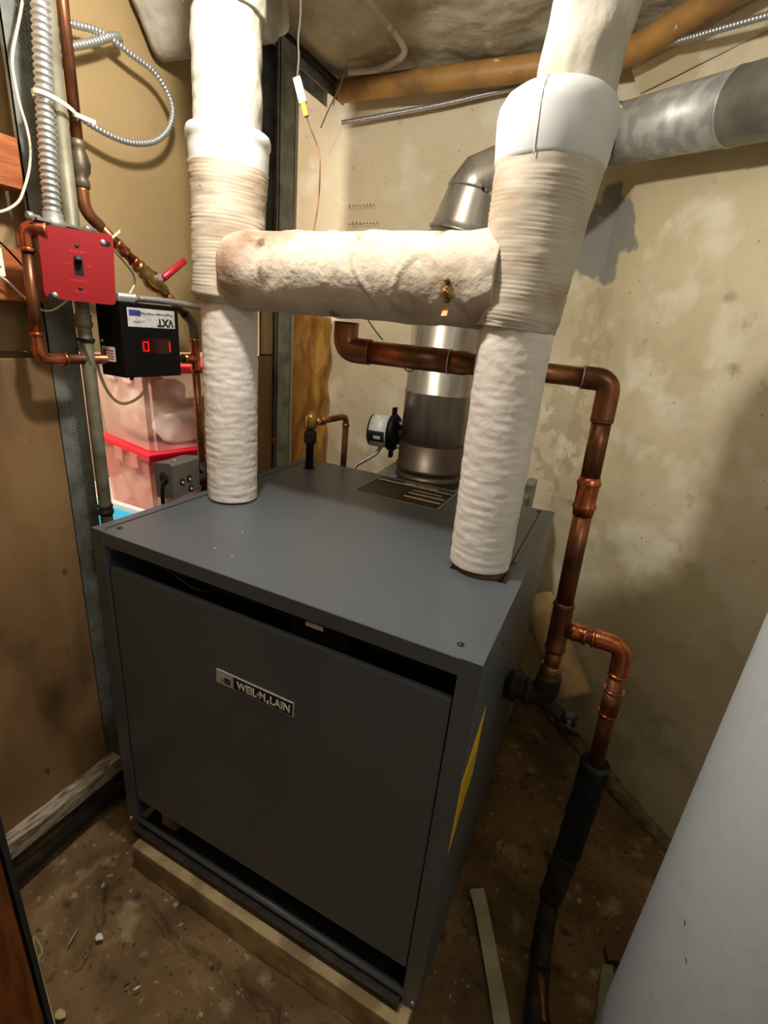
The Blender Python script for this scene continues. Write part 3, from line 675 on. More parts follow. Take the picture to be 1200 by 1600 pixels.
part('ribbed_tube', flex(new(), smooth([(-.145, .100, 1.735), (-.150, .108, 1.82), (-.158, .122, 1.93), (-.158, .130, 2.02), (-.158, .140, 2.12), (-.158, .148, 2.3), (-.158, .15, 2.485)], 10), .0185, .0125, .22, 24, 6), ZINC, fc)
bm = new(); lathe(bm, (-.145, .100, 1.708), (-.145, .100, 3), [(0, .020), (.006, .023), (.016, .023), (.018, .0195), (.030, .0195)], 24); part('connector', bm, DGALV, fc)
bm = new(); box(bm, (-.15, .055, 1.716), (-.128, .175, 1.722), .001); part('clamp_plate', bm, DGALV, fc)
for y in (.052, .178):
    bm = new(); lathe(bm, (-.138, y-.012, 1.722), (-.138, y+1, 1.722), [(0, .006), (.004, .008), (.012, .008), (.014, .005), (.026, .005)], 14); part('clamp_screw', bm, ZINC, fc)
bm = new(); z = 1.945
pts = [V((XP+.006+math.cos(a)*.030, .142+math.sin(a)*.042, z-.01*math.sin(a))) for a in [k*math.pi/14 for k in range(29)]]
for p, q in zip(pts, pts[1:]): prism(bm, [p+V((0, 0, -.004)), q+V((0, 0, -.004)), q+V((0, 0, .004)), p+V((0, 0, .004))], V((p.x-XP-.006, p.y-.142, 0)).normalized()*.0015)
box(bm, (XP+.025, .165, z-.012), (XP+.030, .215, z-.003), .001)
tag(obj('zip_tie', bm, WIREW), 'cream zip tie binding the ribbed conduit to the grey pipe', 'zip tie')

# red switch plate on its box
sw = thing('emergency_switch', 'red switch plate on a dark box with a black toggle', 'switch', (-.1, .12, 1.6))
pu = V((.816, 1.523, 0)).normalized()
# plate corners measured on the plate's own upright plane through its centre
pc = onx(118, 412, -.105); pn = V((pu.y, -pu.x, 0))
def onplate(x, y):
    v = ray(x, y); return CAM + v*((pc-CAM).dot(pn)/v.dot(pn))
cor = [onplate(57.5, 349.5), onplate(176.5, 366.5), onplate(181.5, 477.5), onplate(70, 465)]
ctr = sum(cor, V())/4
bm = new(); rc = .09
poly = []
for i in range(4):
    p = cor[i]; a = cor[i-1]; b_ = cor[(i+1) % 4]
    A_ = p.lerp(a, rc); B_ = p.lerp(b_, rc)
    for k in range(6):
        t = k/5; poly.append(A_.lerp(p, t).lerp(p.lerp(B_, t), t))
prism(bm, poly, -pn*.0018); plate = part('plate', bm, RED, sw)
inn = [ctr+(p-ctr)*.97-pn*.0018 for p in cor]; bm = new(); prism(bm, inn, -pn*.045); part('switch_box', bm, mat('dark_box_steel', (60, 58, 50), .6), sw)
pv = V((0, 0, 1)); 
for q_ in ((161, 379), (86, 461)):
    bm = new(); c_ = onplate(*q_); lathe(bm, c_, c_+pn, [(0, .0065), (.002, .006), (.0035, .0035), (.004, .0005)], 14); part('mounting_screw', bm, ZINC, plate)

for q_ in ((166, 381), (82, 463)):
    bm = new(); c_ = onplate(*q_); prism(bm, [c_+pu*math.cos(k*math.pi/8)*.009+pv*math.sin(k*math.pi/8)*.006+pn*.0002 for k in range(16)], pn*.0003); part('screw_slot', bm, MATTE, plate)
c_ = onplate(123, 416)
part('toggle_slot', box(new(), (-.0085, -.001, -.019), (.0085, .0006, .019), 0, Matrix.Translation(c_)@Matrix((pu, pn, pv)).transposed().to_4x4()), MATTE, plate)
tg = new(); box(tg, (-.006, 0, -.004), (.006, .018, .006), .0015, Matrix.Translation(c_+pv*.008)@Matrix((pu, pn, pv)).transposed().to_4x4()@Matrix.Rotation(.45, 4, 'X')); part('toggle', tg, BLACK, plate)
for q_ in ((120, 384), (126, 451)):
    bm = new(); c_ = onplate(*q_); lathe(bm, c_, c_+pn, [(0, .0042), (.0012, .004), (.0022, .002)], 12); part('cover_screw', bm, INK, plate)
for body, q_, s in (('BURNER', (122, 396), .0085), ('ON', (105, 413), .008), ('OFF', (139, 419), .008), ('EMERGENCY', (124, 441), .007), ('SWITCH', (127, 458), .007)):
    lettering('plate_lettering', body, s, onplate(*q_)+pn*.0003, pu, pv, FADED, plate, bold=.0001, align='CENTER')

# water feeder control
wf = thing('water_feeder_control', 'black boxy water feeder controller with a red digital display', 'controller', (-.12, .29, 1.39))
fx = -.090; Y0, Y1 = .200, .379; Z0, Z1 = 1.392, 1.574
casing = part('casing', box(new(), (-.178, Y0, Z0), (fx, Y1, Z1), .004), BLACK, wf)
def F(x, y): p = onx(x, y, fx); return p
l0 = F(197, 482); l1 = F(271, 513)
lb = part('label', box(new(), (fx-.0005, Y0+.019, Z1-.057), (fx+.0006, Y1-.014, Z1-.012)), SILVERL, wf, 'silver label printed upside down')
mU = V((0, -1, 0)); mV = V((0, 0, -1)); lx = fx+.0007
lettering('label_lettering', 'VXT', .027, (lx, Y1-.020, Z1-.0350), mU, mV, INK, lb, bold=.0011)
lettering('label_lettering', 'Programmable Water Feeder', .0095, (lx, Y1-.020, Z1-.0215), mU, mV, INK, lb)
lettering('label_lettering', 'c', .012, (lx, Y0+.068, Z1-.040), mU, mV, INK, lb)
lettering('label_lettering', 'US LISTED', .0055, (lx, Y0+.060, Z1-.043), mU, mV, INK, lb)
part('label_logo', box(new(), (lx-.0003, Y0+.024, Z1-.031), (lx+.0003, Y0+.058, Z1-.017)), BLUE, lb)
dsp = part('display', box(new(), (fx-.0005, Y0+.052, Z0+.060), (fx+.0004, Y1-.030, Z0+.098)), mat('display_window', (38, 8, 8), .15), wf)
bm = new()
def seg7(bm, y, z, s, on):
    w2 = s*.72; t = s*.10
    R_ = {'a': (y, y+w2, z+s-t, z+s), 'd': (y, y+w2, z, z+t), 'f': (y, y+t, z+s/2, z+s), 'e': (y, y+t, z, z+s/2), 'b': (y+w2-t, y+w2, z+s/2, z+s), 'c': (y+w2-t, y+w2, z, z+s/2), 'g': (y, y+w2, z+s/2-t/2, z+s/2+t/2)}
    for k in on: a, b_, c, d_ = R_[k]; box(bm, (fx+.0004, a, c), (fx+.0012, b_, d_))
seg7(bm, Y0+.058, Z0+.066, .024, 'adcbef'); part('display_digit', bm, LED, dsp, 'glowing red zero')
bm = new(); seg7(bm, Y1-.052, Z0+.066, .024, 'bc'); part('display_digit', bm, LED, dsp, 'glowing red one')
part('warning_sticker', box(new(), (-.170, Y0-.0008, Z0+.036), (-.122, Y0+.0005, Z0+.072)), WHITE, wf)
bm = new()
for k in range(4): box(bm, (-.150, Y0-.0012, Z0+.042+k*.0065), (-.127, Y0-.0008, Z0+.0445+k*.0065))
box(bm, (-.166, Y0-.0012, Z0+.045), (-.154, Y0-.0008, Z0+.066)); part('sticker_print', bm, mat('brick_red_print', (176, 60, 48), .6), wf)
part('foot', cyl(new(), (-.098, .222, Z0-.006), (-.098, .222, Z0+.002), .005, seg=14), BLACK, wf)
bm = new(); lathe(bm, (-.165, Y0, Z0+.085), (-.165, Y0-1, Z0+.085), [(0, .004), (.003, .004), (.0045, .001)], 12); part('side_screw', bm, ZINC, wf)
bm = new(); lathe(bm, (-.13, Y1-.155, Z1+.011), (-.13, Y1+1, Z1+.011), [(0, .006), (.004, .010), (.045, .010), (.048, .0125), (.056, .0125), (.058, .009), (.062, .009)], 18); box(bm, (-.142, Y1-.16, Z1), (-.118, Y1-.11, Z1+.012), .003); part('conduit_connector', bm, ZINC, wf)
part('flex_conduit', flex(new(), smooth([(-.13, Y1-.095, Z1+.011), (-.13, Y1-.03, Z1+.012), (-.128, Y1+.06, Z1+.010), (-.12, Y1+.18, Z1+.0), (-.10, Y1+.26, Z1-.03)], 10), .0088, .006), ZINC, wf)

# copper water line with ball valve
wl = thing('copper_water_line', 'thin copper water line with ball valve at left running down to the boiler', 'pipe', (XP, .3, 1.4))
c0 = onx(92, -30, XP); c0 = V((XP, .188, 2.48)); c1 = V((XP, .187, 1.895))
part('pipe', cyl(new(), c0, c1, .0118), COPPER, wl)
g0 = V((XP, .187, 1.90)); bm = new()
lathe(bm, g0, g0-V((0, 0, 1)), [(0, .0125), (.002, .0165), (.014, .0165), (.018, .0135), (.03, .018), (.045, .022), (.06, .020), (.072, .0135), (.078, .0165), (.092, .0165), (.094, .0125)], 24)
part('tee', bm, BRONZE, wl)
bm = new(); lathe(bm, g0+V((0, 0, -.045)), g0+V((-.8, -.6, -.045)), [(0, .014), (.022, .014), (.024, .018), (.034, .018), (.036, .013)], 20); part('tee_branch', bm, BRONZE, wl)
e1 = V((XP, .186, 1.762)); vq = onx(240, 440, XP); e2_ = V((XP, .500, 1.535)); e3 = V((XP, .503, 1.44))
part('pipe', cyl(new(), g0+V((0, 0, -.09)), e1+V((0, 0, .03)), .0118), COPPER, wl)
part('elbow', sweep(new(), resample(fillet([e1+V((0, 0, .045)), e1, e1+(vq-e1).normalized()*.045], .025), .005), .0138, 18), COPPER, wl)
dq = (vq-e1).normalized()
part('pipe', cyl(new(), e1+dq*.04, vq-dq*.05, .0118), COPPER, wl)
for t, l in ((.09, .035), (.145, .05)):
    part('coupling', sweep(new(), [e1+dq*t, e1+dq*(t+.004), e1+dq*(t+.006), e1+dq*(t+l-.006), e1+dq*(t+l-.004), e1+dq*(t+l)], [.0135, .0155, .0138, .0138, .0155, .0135], 20), BRIGHTCU, wl)
dq2 = (e2_-vq).normalized()
bv = part('ball_valve', sweep(new(), [vq-dq*.062, vq-dq*.055, vq-dq*.05, vq-dq*.04, vq-dq*.036, vq-dq*.022, vq-dq*.014, vq, vq+dq2*.014, vq+dq2*.022, vq+dq2*.036, vq+dq2*.046], [.015, .018, .018, .0155, .0195, .0195, .024, .027, .024, .0185, .0185, .014], 24), BRASS, wl, 'brass ball valve')
h0 = vq+V((.022, -.006, .012)); h1 = onx(252, 437, XP+.035); h2 = onx(289, 407, XP+.035)
part('stem', cyl(new(), vq, vq+V((.034, -.006, .012)), .009, seg=16), ZINC, bv)
bm = new(); dh = (h2-h1).normalized(); sd = dh.cross(V((1, 0, 0))).normalized()
hs = vq+V((.034, 0, .01))
prism(bm, [hs-sd*.005, hs+sd*.005, h1+dh*.01+sd*.0055, h1+dh*.01-sd*.0055], (.003, 0, 0)); part('lever', bm, ZINC, bv)
part('handle_grip', sweep(new(), [h1+dh*.006, h1+dh*.009, h2-dh*.004, h2], [.0065, .0095, .0085, .005], 14), MAGENTA, bv, 'red rubber grip')
part('pipe', cyl(new(), vq+dq2*.04, e2_-dq2*.03, .0118), COPPER, wl)
part('elbow', sweep(new(), resample(fillet([e2_-dq2*.04, e2_, e3+V((0, 0, .045))], .03), .005), .0138, 18), BRONZE, wl)
part('tee', sweep(new(), [e3+V((0, 0, z_)) for z_ in (.050, .046, .042, .038, -.038, -.042, -.048)], [.0135, .0165, .0165, .0142, .0142, .0165, .0135], 20), BRIGHTCU, wl)
part('pipe', cyl(new(), e3+V((0, 0, -.045)), (XP, .515, .95), .0118), COPPER, wl)
k0 = V((XP, .045, 1.700)); k1 = V((XP, .036, 1.432)); k2 = V((XP, .503, 1.430))
part('elbow', sweep(new(), resample(fillet([k0+V((.03, .03, 0)), k0, k0+V((0, 0, -.04))], .03), .005), .0152, 18), BRIGHTCU, wl)
ring(k0+V((0, 0, -.042)), (0, 0, 1), .0168, .008, BRIGHTCU, wl, 'fitting_rim')
part('pipe', cyl(new(), k0+V((0, 0, -.035)), k1+V((0, 0, .04)), .0118), COPPER, wl)
part('elbow', sweep(new(), resample(fillet([k1+V((0, 0, .055)), k1, k1+V((0, .055, 0))], .035), .005), .0138, 18), BRIGHTCU, wl)
ring(k1+V((0, 0, .055)), (0, 0, 1), .0168, .008, BRIGHTCU, wl, 'fitting_rim'); ring(k1+V((0, .058, 0)), (0, 1, 0), .0160, .008, BRIGHTCU, wl, 'fitting_rim')
part('pipe', cyl(new(), k1+V((0, .05, 0)), k2+V((0, -.02, 0)), .0118), COPPER, wl)
part('tee_branch', cyl(new(), k2+V((0, -.05, 0)), k2, .0145), BRIGHTCU, wl)
bm = new(); cc = onx(176, 378, XP); 
for p, q in ((onx(168, 379, XP+.015), onx(174, 372, XP+.02)), (onx(174, 372, XP+.02), onx(187, 361, XP+.025))):
    prism(bm, [p+V((0, 0, -.003)), q+V((0, 0, -.003)), q+V((0, 0, .003)), p+V((0, 0, .003))], (.0015, 0, 0))
tag(obj('zip_tie', bm, WIREW), 'cream zip tie on the slanted copper pipe beside the red plate', 'zip tie')

# coiled armoured cables on the upper board
def pth(pts, X): return [onx(x, y, X if not hasattr(X, '__len__') else X[i]) for i, (x, y) in enumerate(pts)]
cb = thing('armoured_cable', 'looped armoured cable hanging on the tan board at upper left', 'cable', (-.28, .5, 2.0))
part('ribbed_tube', flex(new(), smooth([(-.30, .10, 2.16)] + pth([(75, 28), (115, 38), (160, 52), (205, 85), (240, 112), (262, 145), (270, 175), (262, 203), (240, 221), (205, 223), (165, 208), (125, 183), (92, 152)], [-.29, -.285, -.28, -.275, -.27, -.265, -.26, -.26, -.262, -.265, -.27, -.28, -.30])+[V((-.335, .25, 2.10))], 10), .0086, .009, .3), ZINC, cb)
cb2 = thing('armoured_cable', 'armoured cable running from the left edge to the grey wrapped pipe at upper left', 'cable', (-.28, .3, 2.1))
part('ribbed_tube', flex(new(), smooth([onx(-30, 58, -.28), onx(10, 68, -.28), onx(50, 74, -.285), onx(85, 75, -.285), onx(115, 72, -.28), onx(150, 65, -.28), onx(175, 57, -.28), onx(186, 60, -.29), onx(180, 70, -.31)], 10), .0100, .0095, .3), ZINC, cb2)
# gray wrapped pipe at upper left
bm = new()
pts = seg_pts((-.325, .585, 2.318), (.02, .625, 2.345), .015)
sweep(bm, pts, [.096]*len(pts), 48, True, lambda s, a, p: .006*nz(p, 9, 3)+.003*nz(p, 34, 1)+.010*math.cos(4*a+.6))
tag(obj('wrapped_pipe', bm, GREYWRAP), 'lumpy grey wrapped pipe stub at the top left ending near the tan board', 'insulated pipe')

# wires
def wire(name, pts, r, m, label, cat='wire'):
    return tag(obj(name, sweep(new(), resample(smooth(pts, 8), .008), r, 8), m), label, cat)
wire('wire', [onx(x, y, -.205) for x, y in ((37, -10), (32, 20), (25, 55), (20, 80), (20, 110), (30, 160), (42, 200), (48, 235), (45, 268), (36, 300), (28, 316), (10, 328), (-15, 334))], .0028, WIREW, 'cream wire curving down over the upper wooden block')
wire('wire', [onx(x, y, -.225) for x, y in ((-10, 425), (12, 440), (35, 462), (60, 482), (78, 486), (95, 478), (108, 466))], .0026, WIREW, 'cream wire sagging below the lower wooden block')
wire('wire', [onx(x, y, -.21) for x, y in ((-10, 370), (10, 388), (38, 418))], .0022, BLACK, 'thin black wire behind the left copper pipe')
wire('wire', [onx(x, y, -.19) for x, y in ((172, 385), (190, 405), (206, 425), (211, 440), (205, 455), (196, 468), (188, 480))], .0026, WIREW, 'cream wire between the red plate and the black controller')
wire('wire', [onx(x, y, -.20) for x, y in ((150, 562), (158, 590), (172, 617), (188, 630), (205, 628), (222, 616), (228, 600), (222, 585))], .0042, mat('cream_flat_wire', (226, 206, 160), .5), 'cream wire loop hanging below the black controller')
q0 = onx(-12, 385, -.20); q1 = onx(9, 432, -.20)
o = obj('paper_tag', box(new(), (-.2005, min(q0.y, q1.y), q1.z), (-.1995, max(q0.y, q1.y), q0.z)), WHITE); tag(o, 'pale printed tag at the left edge beside the lower wooden block', 'tag')
o['_o'] = (0., 0., 0.)
lettering('tag_print', 'k', .03, (-.1992, q1.y-.022, q1.z+.018), (0, 1, 0), (0, 0, 1), mat('green_print', (30, 110, 80), .6), o, bold=.001)

# outlet-like relay box by the boiler's left rim
jb = thing('relay_box', 'small dark grey metal box with round knockouts on the left rim of the boiler', 'electrical box', (-.05, .3, 1.06))
bm = new(); prism(bm, [(-.085, .262, 1.055), (-.02, .262, 1.063), (-.020, .262, 1.158), (-.028, .262, 1.166), (-.080, .262, 1.158), (-.090, .262, 1.145)], (0, .098, .006)); part('case', bm, DGREY, jb)
for y, z in ((.295, 1.108), (.322, 1.112), (.326, 1.082)):
    bm = new(); lathe(bm, (-.0205, y, z), (1, y, z), [(0, .010), (.0012, .010), (.0014, .0002)], 16); part('knockout', bm, MATTE, jb)
for y, z in ((.297, 1.104), (.324, 1.108), (.328, 1.078)):
    bm = new(); lathe(bm, (-.0195, y, z), (1, y, z), [(0, .005), (.003, .004), (.004, .001)], 12); part('terminal_screw', bm, ZINC, jb)
bm = new(); lathe(bm, (-.052, .2625, 1.120), (-.052, -1, 1.120), [(0, .018), (.0015, .018), (.0018, .0003)], 20); part('cable_hole', bm, MATTE, jb)
part('cable', sweep(new(), smooth([(-.052, .262, 1.115), (-.050, .252, 1.095), (-.048, .248, 1.06), (-.045, .25, 1.0)], 6), .005, 10), BLACK, jb)
bm = new(); lathe(bm, (-.05, .30, 1.163), (-.05, .30, 3), [(0, .004), (.003, .004), (.005, .001)], 10); part('lid_screw', bm, ZINC, jb)
bm = new(); cyl(bm, (-.055, .355, 1.085), (-.055, .45, 1.085), .014); cyl(bm, (-.055, .375, 1.085), (-.055, .39, 1.085), .018); cyl(bm, (XP+.0, .515, 1.085), (-.055, .45, 1.085), .014); part('side_pipe', bm, IRON, jb)
bm = new(); cyl(bm, (XP, .515, 1.10), (XP, .515, 1.06), .017); part('pipe_coupling', bm, IRON, jb)

# iron pipe along the floor by the base plate
ip = thing('iron_floor_pipe', 'dark iron pipe lying along the foot of the base plate at left', 'pipe', (-.165, -.4, .035))
part('pipe', cyl(new(), (-.172, -1.8, .032), (-.168, .16, .036), .0195), IRON, ip)
bm = new(); cyl(bm, (-.168, .13, .036), (-.168, .185, .036), .025); part('elbow_collar', bm, IRON, ip)

# ================================================================== STORAGE BEHIND THE OPENING
def bin_(label, base, wx, wy, h, lidm, contents, body, group='plastic storage bins behind the partition', yaw=-13):
    t = thing('storage_bin', label, 'bin', base, group)
    M_ = Matrix.Translation(V(base))@Matrix.Rotation(math.radians(yaw), 4, 'Z')
    # local: x from -wx to 0, y from 0 to wy (near corner at origin)
    bm = new(); e = .018
    lo = [(-wx+e, e, 0), (-e, e, 0), (-e, wy-e, 0), (-wx+e, wy-e, 0)]; hi = [(-wx, 0, h), (0, 0, h), (0, wy, h), (-wx, wy, h)]
    a = [bm.verts.new(M_@V(p)) for p in lo]; b_ = [bm.verts.new(M_@V(p)) for p in hi]
    bm.faces.new(a)
    for i in range(4): bm.faces.new((a[i], a[(i+1) % 4], b_[(i+1) % 4], b_[i]))
    bmesh.ops.bevel(bm, geom=[e_ for e_ in bm.edges if abs((e_.verts[0].co-e_.verts[1].co).z) > h*.8], offset=.02, segments=4, affect='EDGES')
    part('tub', bm, body, t)
    lid = part('lid', box(new(), (-wx-.012, -.012, h), (.012, wy+.012, h+.026), .006, M_), lidm, t)
    for x in (-wx*.25, -wx*.55): part('latch', box(new(), (x-.03, -.016, h-.045), (x+.03, -.008, h+.008), .004, M_), body, t)
    part('latch', box(new(), (.008, wy*.4, h-.045), (.016, wy*.6, h+.008), .004, M_), body, t)
    for nm, m_, (x0, y0, z0), (x1, y1, z1) in contents:
        bm = new(); bmesh.ops.create_icosphere(bm, subdivisions=4, radius=.5)
        for v in bm.verts:
            c = v.co*2; mx_ = max(abs(c.x), abs(c.y), abs(c.z)); c = c.lerp(c/mx_, .6)
            c = V((x0+(c.x+1)/2*(x1-x0), y0+(c.y+1)/2*(y1-y0), z0+(c.z+1)/2*(z1-z0)))
            v.co = M_@(c + V((nz(c, 14, 1), nz(c, 14, 2), nz(c, 14, 3)))*.02)
        for f in bm.faces: f.smooth = True
        part(nm, bm, m_, t)
    return t
sh = thing('storage_shelf', 'low pale shelf holding the plastic bins behind the partition', 'shelf', (-.7, .8, 0))
part('shelf_board', box(new(), (-1.2, .25, .715), (-.395, 1.40, .738), .003), WHITE, sh)
for x, y in ((-1.17, .28), (-.43, .28), (-1.17, 1.36), (-.43, 1.36)): part('leg', box(new(), (x-.015, y-.015, 0.0), (x+.015, y+.015, .715)), DGALV, sh)
bin_('cloudy lower storage bin with a red lid beneath another bin', (-.445, .545, .739), .42, .56, .298, REDPL,
     [('paper_bundle', PAPER, (-.38, .05, .01), (-.05, .3, .2)), ('paper_bundle', WHITE, (-.36, .3, .01), (-.06, .5, .16))], CLEARR)
bin_('cloudy upper storage bin with a red lid and brown contents below the black controller', (-.445, .545, 1.066), .42, .56, .285, REDPL,
     [('paper_bundle', PAPER, (-.38, .04, .01), (-.14, .26, .24)), ('kraft_bundle', BROWNC, (-.36, .28, .01), (-.05, .52, .15)), ('paper_bundle', WHITE, (-.22, .1, .01), (-.05, .3, .13))], CLEAR)
ty = thing('plastic_tray', 'bright cyan tray with a white rim at the opening beside the grey pipe', 'tray', (-.43, .42, .74))
part('tray', box(new(), (-.66, .26, .742), (-.402, .450, .86), .006), CYAN, ty)
part('rim', box(new(), (-.66, .452, .742), (-.402, .474, .878), .004), WHITE, ty)

# ================================================================== CEILING SERVICES
gd = thing('ochre_pipe', 'ochre painted pipe under the ceiling along the concrete walls', 'pipe', (.3, 1.4, 2.4))
g1 = ony(540, 130, 1.42); g2 = ony(860, 97, 1.42)
g1 = V((-.245, 1.42, 2.457)); gk = V((.815, 1.42, 2.462)); g3 = gk + BD*1.6
part('pipe_run', sweep(new(), resample(fillet([g1, gk, g3], .08), .02), .039, 28), GOLD, gd)
cd = thing('armoured_cable', 'armoured cable strung along the top of the concrete walls', 'cable', (.4, 1.5, 2.38))
cpts = [V((-.27, 1.485, 2.375)), ony(580, 184, 1.490), ony(680, 165, 1.490), ony(760, 147, 1.490), ony(850, 127, 1.485)]
def onb(x, y, off):
    v = ray(x, y); p0 = CRN + BN*off; return CAM + v*((p0-CAM).dot(BN)/v.dot(BN))
cpts += [onb(930, 100, .13), onb(1000, 78, .12), onb(1060, 64, .11), onb(1130, 44, .10), onb(1200, 24, .09), onb(1280, 0, .08)]
part('ribbed_tube', flex(new(), smooth(cpts, 10), .0098, .010, .3), ZINC, cd)
bm = new(); cq = [onz(x, y, 2.478) for x, y in ((545, -40), (575, 0), (628, 68), (626, 90), (590, 108), (545, 112))]
tag(obj('painted_conduit', sweep(bm, resample(smooth(cq, 8), .01), .0105, 14), CEIL), 'thin plaster-coloured conduit bending across the ceiling', 'conduit')
# hanging sensor
hs_ = thing('hanging_sensor', 'small white connector block with a yellow end hanging on a thin cable', 'sensor', (.17, .55, 2.05))
part('cable', sweep(new(), resample(smooth([(.145, .56, 2.49), ony(470, 0, .56), ony(466, 60, .55), ony(467, 90, .55), ony(464, 122, .55)], 6), .01), .0022, 8), mat('grey_thin_cable', (92, 88, 80), .5), hs_)
s0 = ony(464, 122, .55); s1_ = ony(474, 162, .55); s2_ = ony(479, 182, .55)
def rodbox(a, b, wd, th, m, name, par, bev=.003):
    a = V(a); b = V(b); d = (b-a); u = d.normalized(); s = V((1, .3, 0)); s = (s-u*s.dot(u)).normalized(); t = u.cross(s)
    M_ = Matrix((s, t, u)).transposed().to_4x4(); M_.translation = a
    return part(name, box(new(), (-wd/2, -th/2, 0), (wd/2, th/2, d.length), bev, M_), m, par)
rodbox(s0, s1_, .019, .014, WHITE, 'housing', hs_); rodbox(s1_, s2_, .0115, .010, YELLOW, 'plug', hs_, .0015)
part('sensor_lead', sweep(new(), resample(smooth([s2_, ony(487, 205, .55), ony(497, 232, .55), ony(500, 262, .55), ony(498, 310, .55), ony(492, 350, .53), ony(484, 390, .50)], 8), .01), .0017, 8), COPPER, hs_)
wire('wire', [onz(541, 100, 2.495), ony(540, 108, 1.25), ony(533, 128, 1.25), ony(529, 140, 1.25), ony(514, 170, 1.25), ony(501, 200, 1.25)], .0026, mat('grey_wire', (120, 118, 110), .5), 'short thin grey wire hanging from the ceiling track')
wire('wire', [ony(575, 500, .47), ony(583, 512, .47), ony(592, 524, .48), ony(598, 531, .46)], .0016, BRONZE, 'thin brown wire dropping from the cross pipe to the copper pipe')
wire('wire', [ony(628, 566, .42), ony(633, 577, .42), ony(642, 581, .42), ony(650, 572, .43)], .0016, BRONZE, 'small wire loop under the copper pipe')
# pencil marks on the back wall
bm = new()
for (x0, y0, n) in ((545, 322, 11), (545, 350, 13)):
    pts = []
    for i in range(n*3): pts.append(ony(x0+i*1.35, y0+(-3 if i % 2 else 3)*random.uniform(.3, 1)-i*.06, 1.512))
    for k in range(0, len(pts)-3, 4): sweep(bm, [p for p in pts[k:k+3]], .0016, 5)
tag(obj('pencil_marks', bm, SCRIB), 'two faint rows of scribbled marks on the back wall above the cross pipe', 'writing')

# ================================================================== LOWER RIGHT / FLOOR
tpn = thing('tan_pipe', 'wide tan pipe leaning in the corner behind the boiler', 'pipe', (1.1, 1.1, .3))
t0 = ony(838, 935, 1.36); t1 = ony(898, 1090, 1.12)
dT = (t1-t0).normalized()
part('pipe', sweep(new(), seg_pts(t0-dT*.0, t1, .02), .072, 40, True, lambda s, a, p: .001*nz(p, 20, 1)), TANPIPE, tpn)
# white tank
vdir = ray(1160, 1050); h = V((vdir.x, vdir.y, 0)).normalized(); perp = V((h.y, -h.x, 0))
r_t = .29; dist = .85
tc_ = V((CAM.x, CAM.y, 0)) + h*dist + perp*r_t
tk = thing('water_tank', 'large white enamelled tank at lower right', 'tank', (tc_.x, tc_.y, 0))
bm = new(); lathe(bm, V((tc_.x, tc_.y, .0)), V((tc_.x, tc_.y, 3)), [(.02, r_t*.90), (.03, r_t*.97), (.06, r_t), (1.45, r_t), (1.49, r_t*.985), (1.52, r_t*.93), (1.54, r_t*.8), (1.545, .01)], 120); part('shell', bm, TANK, tk)
def ontank(x, y):
    v = ray(x, y); o_ = V((CAM.x-tc_.x, CAM.y-tc_.y)); d_ = V((v.x, v.y)); a = d_.dot(d_); b_ = 2*o_.dot(d_); c = o_.dot(o_)-r_t**2
    disc = b_*b_-4*a*c
    return CAM + v*((-b_-math.sqrt(max(disc, 0)))/(2*a))
bm = new()
for (x, y, x2, y2) in ((1069, 1436, 1070, 1447), (1070, 1494, 1073, 1506)):
    sweep(bm, [ontank(x, y), ontank((x+x2)/2+1, (y+y2)/2), ontank(x2, y2)], [.0004, .0013, .0004], 6)
part('scratch', bm, INK, tk, 'small black scratches')
bm = new(); lathe(bm, V((tc_.x, tc_.y, -.01)), V((tc_.x, tc_.y, 3)), [(0, r_t*.86), (.035, r_t*.86)], 60); part('base_ring', bm, IRON, tk)
# pale board beside the tank foot
b0 = onz(925, 1600, 0); b1_ = onz(940, 1500, 0); b2_ = onz(975, 1510, 0); b3_ = onz(960, 1600, 0); b4_ = onz(975, 1700, 0)
tag(obj('board_scrap', prism(new(), [onz(930, 1600, .015), onz(941, 1506, .015), onz(958, 1508, .015), onz(955, 1640, .015), onz(925, 1660, .015)], (0, 0, -.02)), mat('grey_green_board', (128, 128, 104), .8)), 'grey-green board scrap on the floor beside the white tank', 'board')
tag(obj('brick_scrap', box(new(), (-.03, -.018, 0), (.03, .018, .022), .004, Matrix.Translation(onz(962, 1497, 0.0))@Matrix.Rotation(.4, 4, 'Z')), mat('brick_brown', (96, 66, 48), .9)), 'small brown brick scrap on the floor near the white tank', 'scrap')
# pale strap on floor
sp_ = [(733, 1391, 755, 1389), (741, 1420, 762, 1418), (752, 1480, 774, 1478), (762, 1540, 786, 1538), (771, 1600, 797, 1598), (782, 1670, 812, 1666)]
bm = new(); rows = [(onz(a, b_, .006), onz(c, d_, .006)) for a, b_, c, d_ in sp_]
prism(bm, [r_[0] for r_ in rows]+[r_[1] for r_ in rows[::-1]], (0, 0, .005))
tag(obj('flat_strap', bm, STRIP), 'beige flat strap lying on the floor beside the boiler', 'strap')
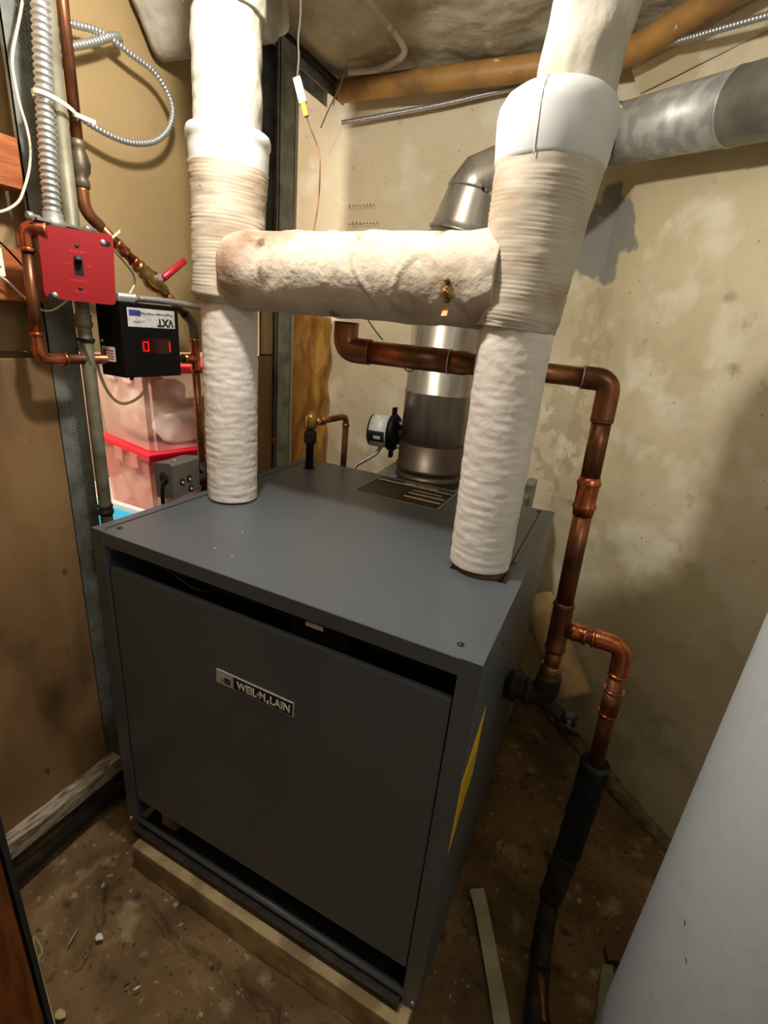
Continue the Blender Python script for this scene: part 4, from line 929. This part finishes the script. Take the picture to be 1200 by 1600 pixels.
# wooden post near the camera at lower left
pb = onz(88, 1612, 0); hv = V((pb.x-CAM.x, pb.y-CAM.y, 0)).normalized(); hp_ = V((-hv.y, hv.x, 0))
post = thing('wooden_post', 'reddish brown wooden post with a black edge at the lower left', 'post', (pb.x, pb.y, 0))
s_ = hp_*.16
b_in = pb + hp_*.0095
poly = [b_in, b_in+hp_*.22, b_in+hp_*.22-hv*.08, b_in-hv*.05+hp_*.006]
part('timber', prism(new(), [p+V((0, 0, -.01)) for p in poly], (0, 0, 2.48)), POSTWOOD, post)
poly = [pb, pb+hp_*.02, b_in-hv*.05+hp_*.008, pb-hv*.048+hp_*.012]
part('black_edge', prism(new(), [p+V((0, 0, -.01)) for p in [pb+hv*.01, pb+hp_*.009+hv*.01, pb+hp_*.009-hv*.045, pb-hv*.02]], (0, 0, 2.48)), MATTE, post, 'black edge strip')
w_a = b_in+hp_*.22-hv*.04
struct('wall_front_left', prism(new(), [w_a, w_a+hv*.06, V((-1.0, w_a.y+.02, 0)), V((-1.0, w_a.y-.06, 0))], (0, 0, 2.55)), BOARD)
# debris
for i, (x, y, s, m_, lab) in enumerate(((155, 1465, .011, WHITE, 'white paint chip on the floor in front of the pad'), (94, 1586, .014, mat('pale_stone', (190, 176, 130), .9), 'pale stone chip beside the wooden post'))):
    bm = new(); p = onz(x, y, .004); bmesh.ops.create_icosphere(bm, subdivisions=2, radius=1, matrix=Matrix.Translation(p)@Matrix.Diagonal((s, s*.75, .005, 1)))
    for v in bm.verts: v.co += V((nz(v.co, 90, 1), nz(v.co, 90, 2), 0))*.004
    tag(obj('paint_chip' if i == 0 else 'stone_chip', bm, m_), lab, 'debris')
for (x, y, x2, y2, m_, lab) in ((208, 1547, 220, 1540, WHITE, 'white wood splinter on the floor in front of the pad'), (193, 1543, 203, 1535, IRON, 'dark splinter beside the white splinter on the floor'), (122, 1450, 104, 1480, STRIP, 'long thin pale wood sliver on the floor near the post')):
    a = onz(x, y, .008); b_ = onz(x2, y2, .008); tag(obj('wood_splinter', sweep(new(), [a, a.lerp(b_, .5), b_], [.001, .0028, .001], 6), m_), lab, 'debris')
bm = new(); q_ = [onz(x, y, .045) for x, y in ((52, 1467), (62, 1475), (66, 1490), (60, 1505))]
tag(obj('string', sweep(new(), resample(smooth([pb+V((.0, -.005, .12)), q_[0], q_[1], q_[2], q_[3], pb+V((.0, .0, .02))], 6), .006), .0025, 6), STRIP), 'loop of pale string on the black edge of the wooden post', 'string')
for o in bpy.data.objects:
    if '_o' in o: del o['_o']
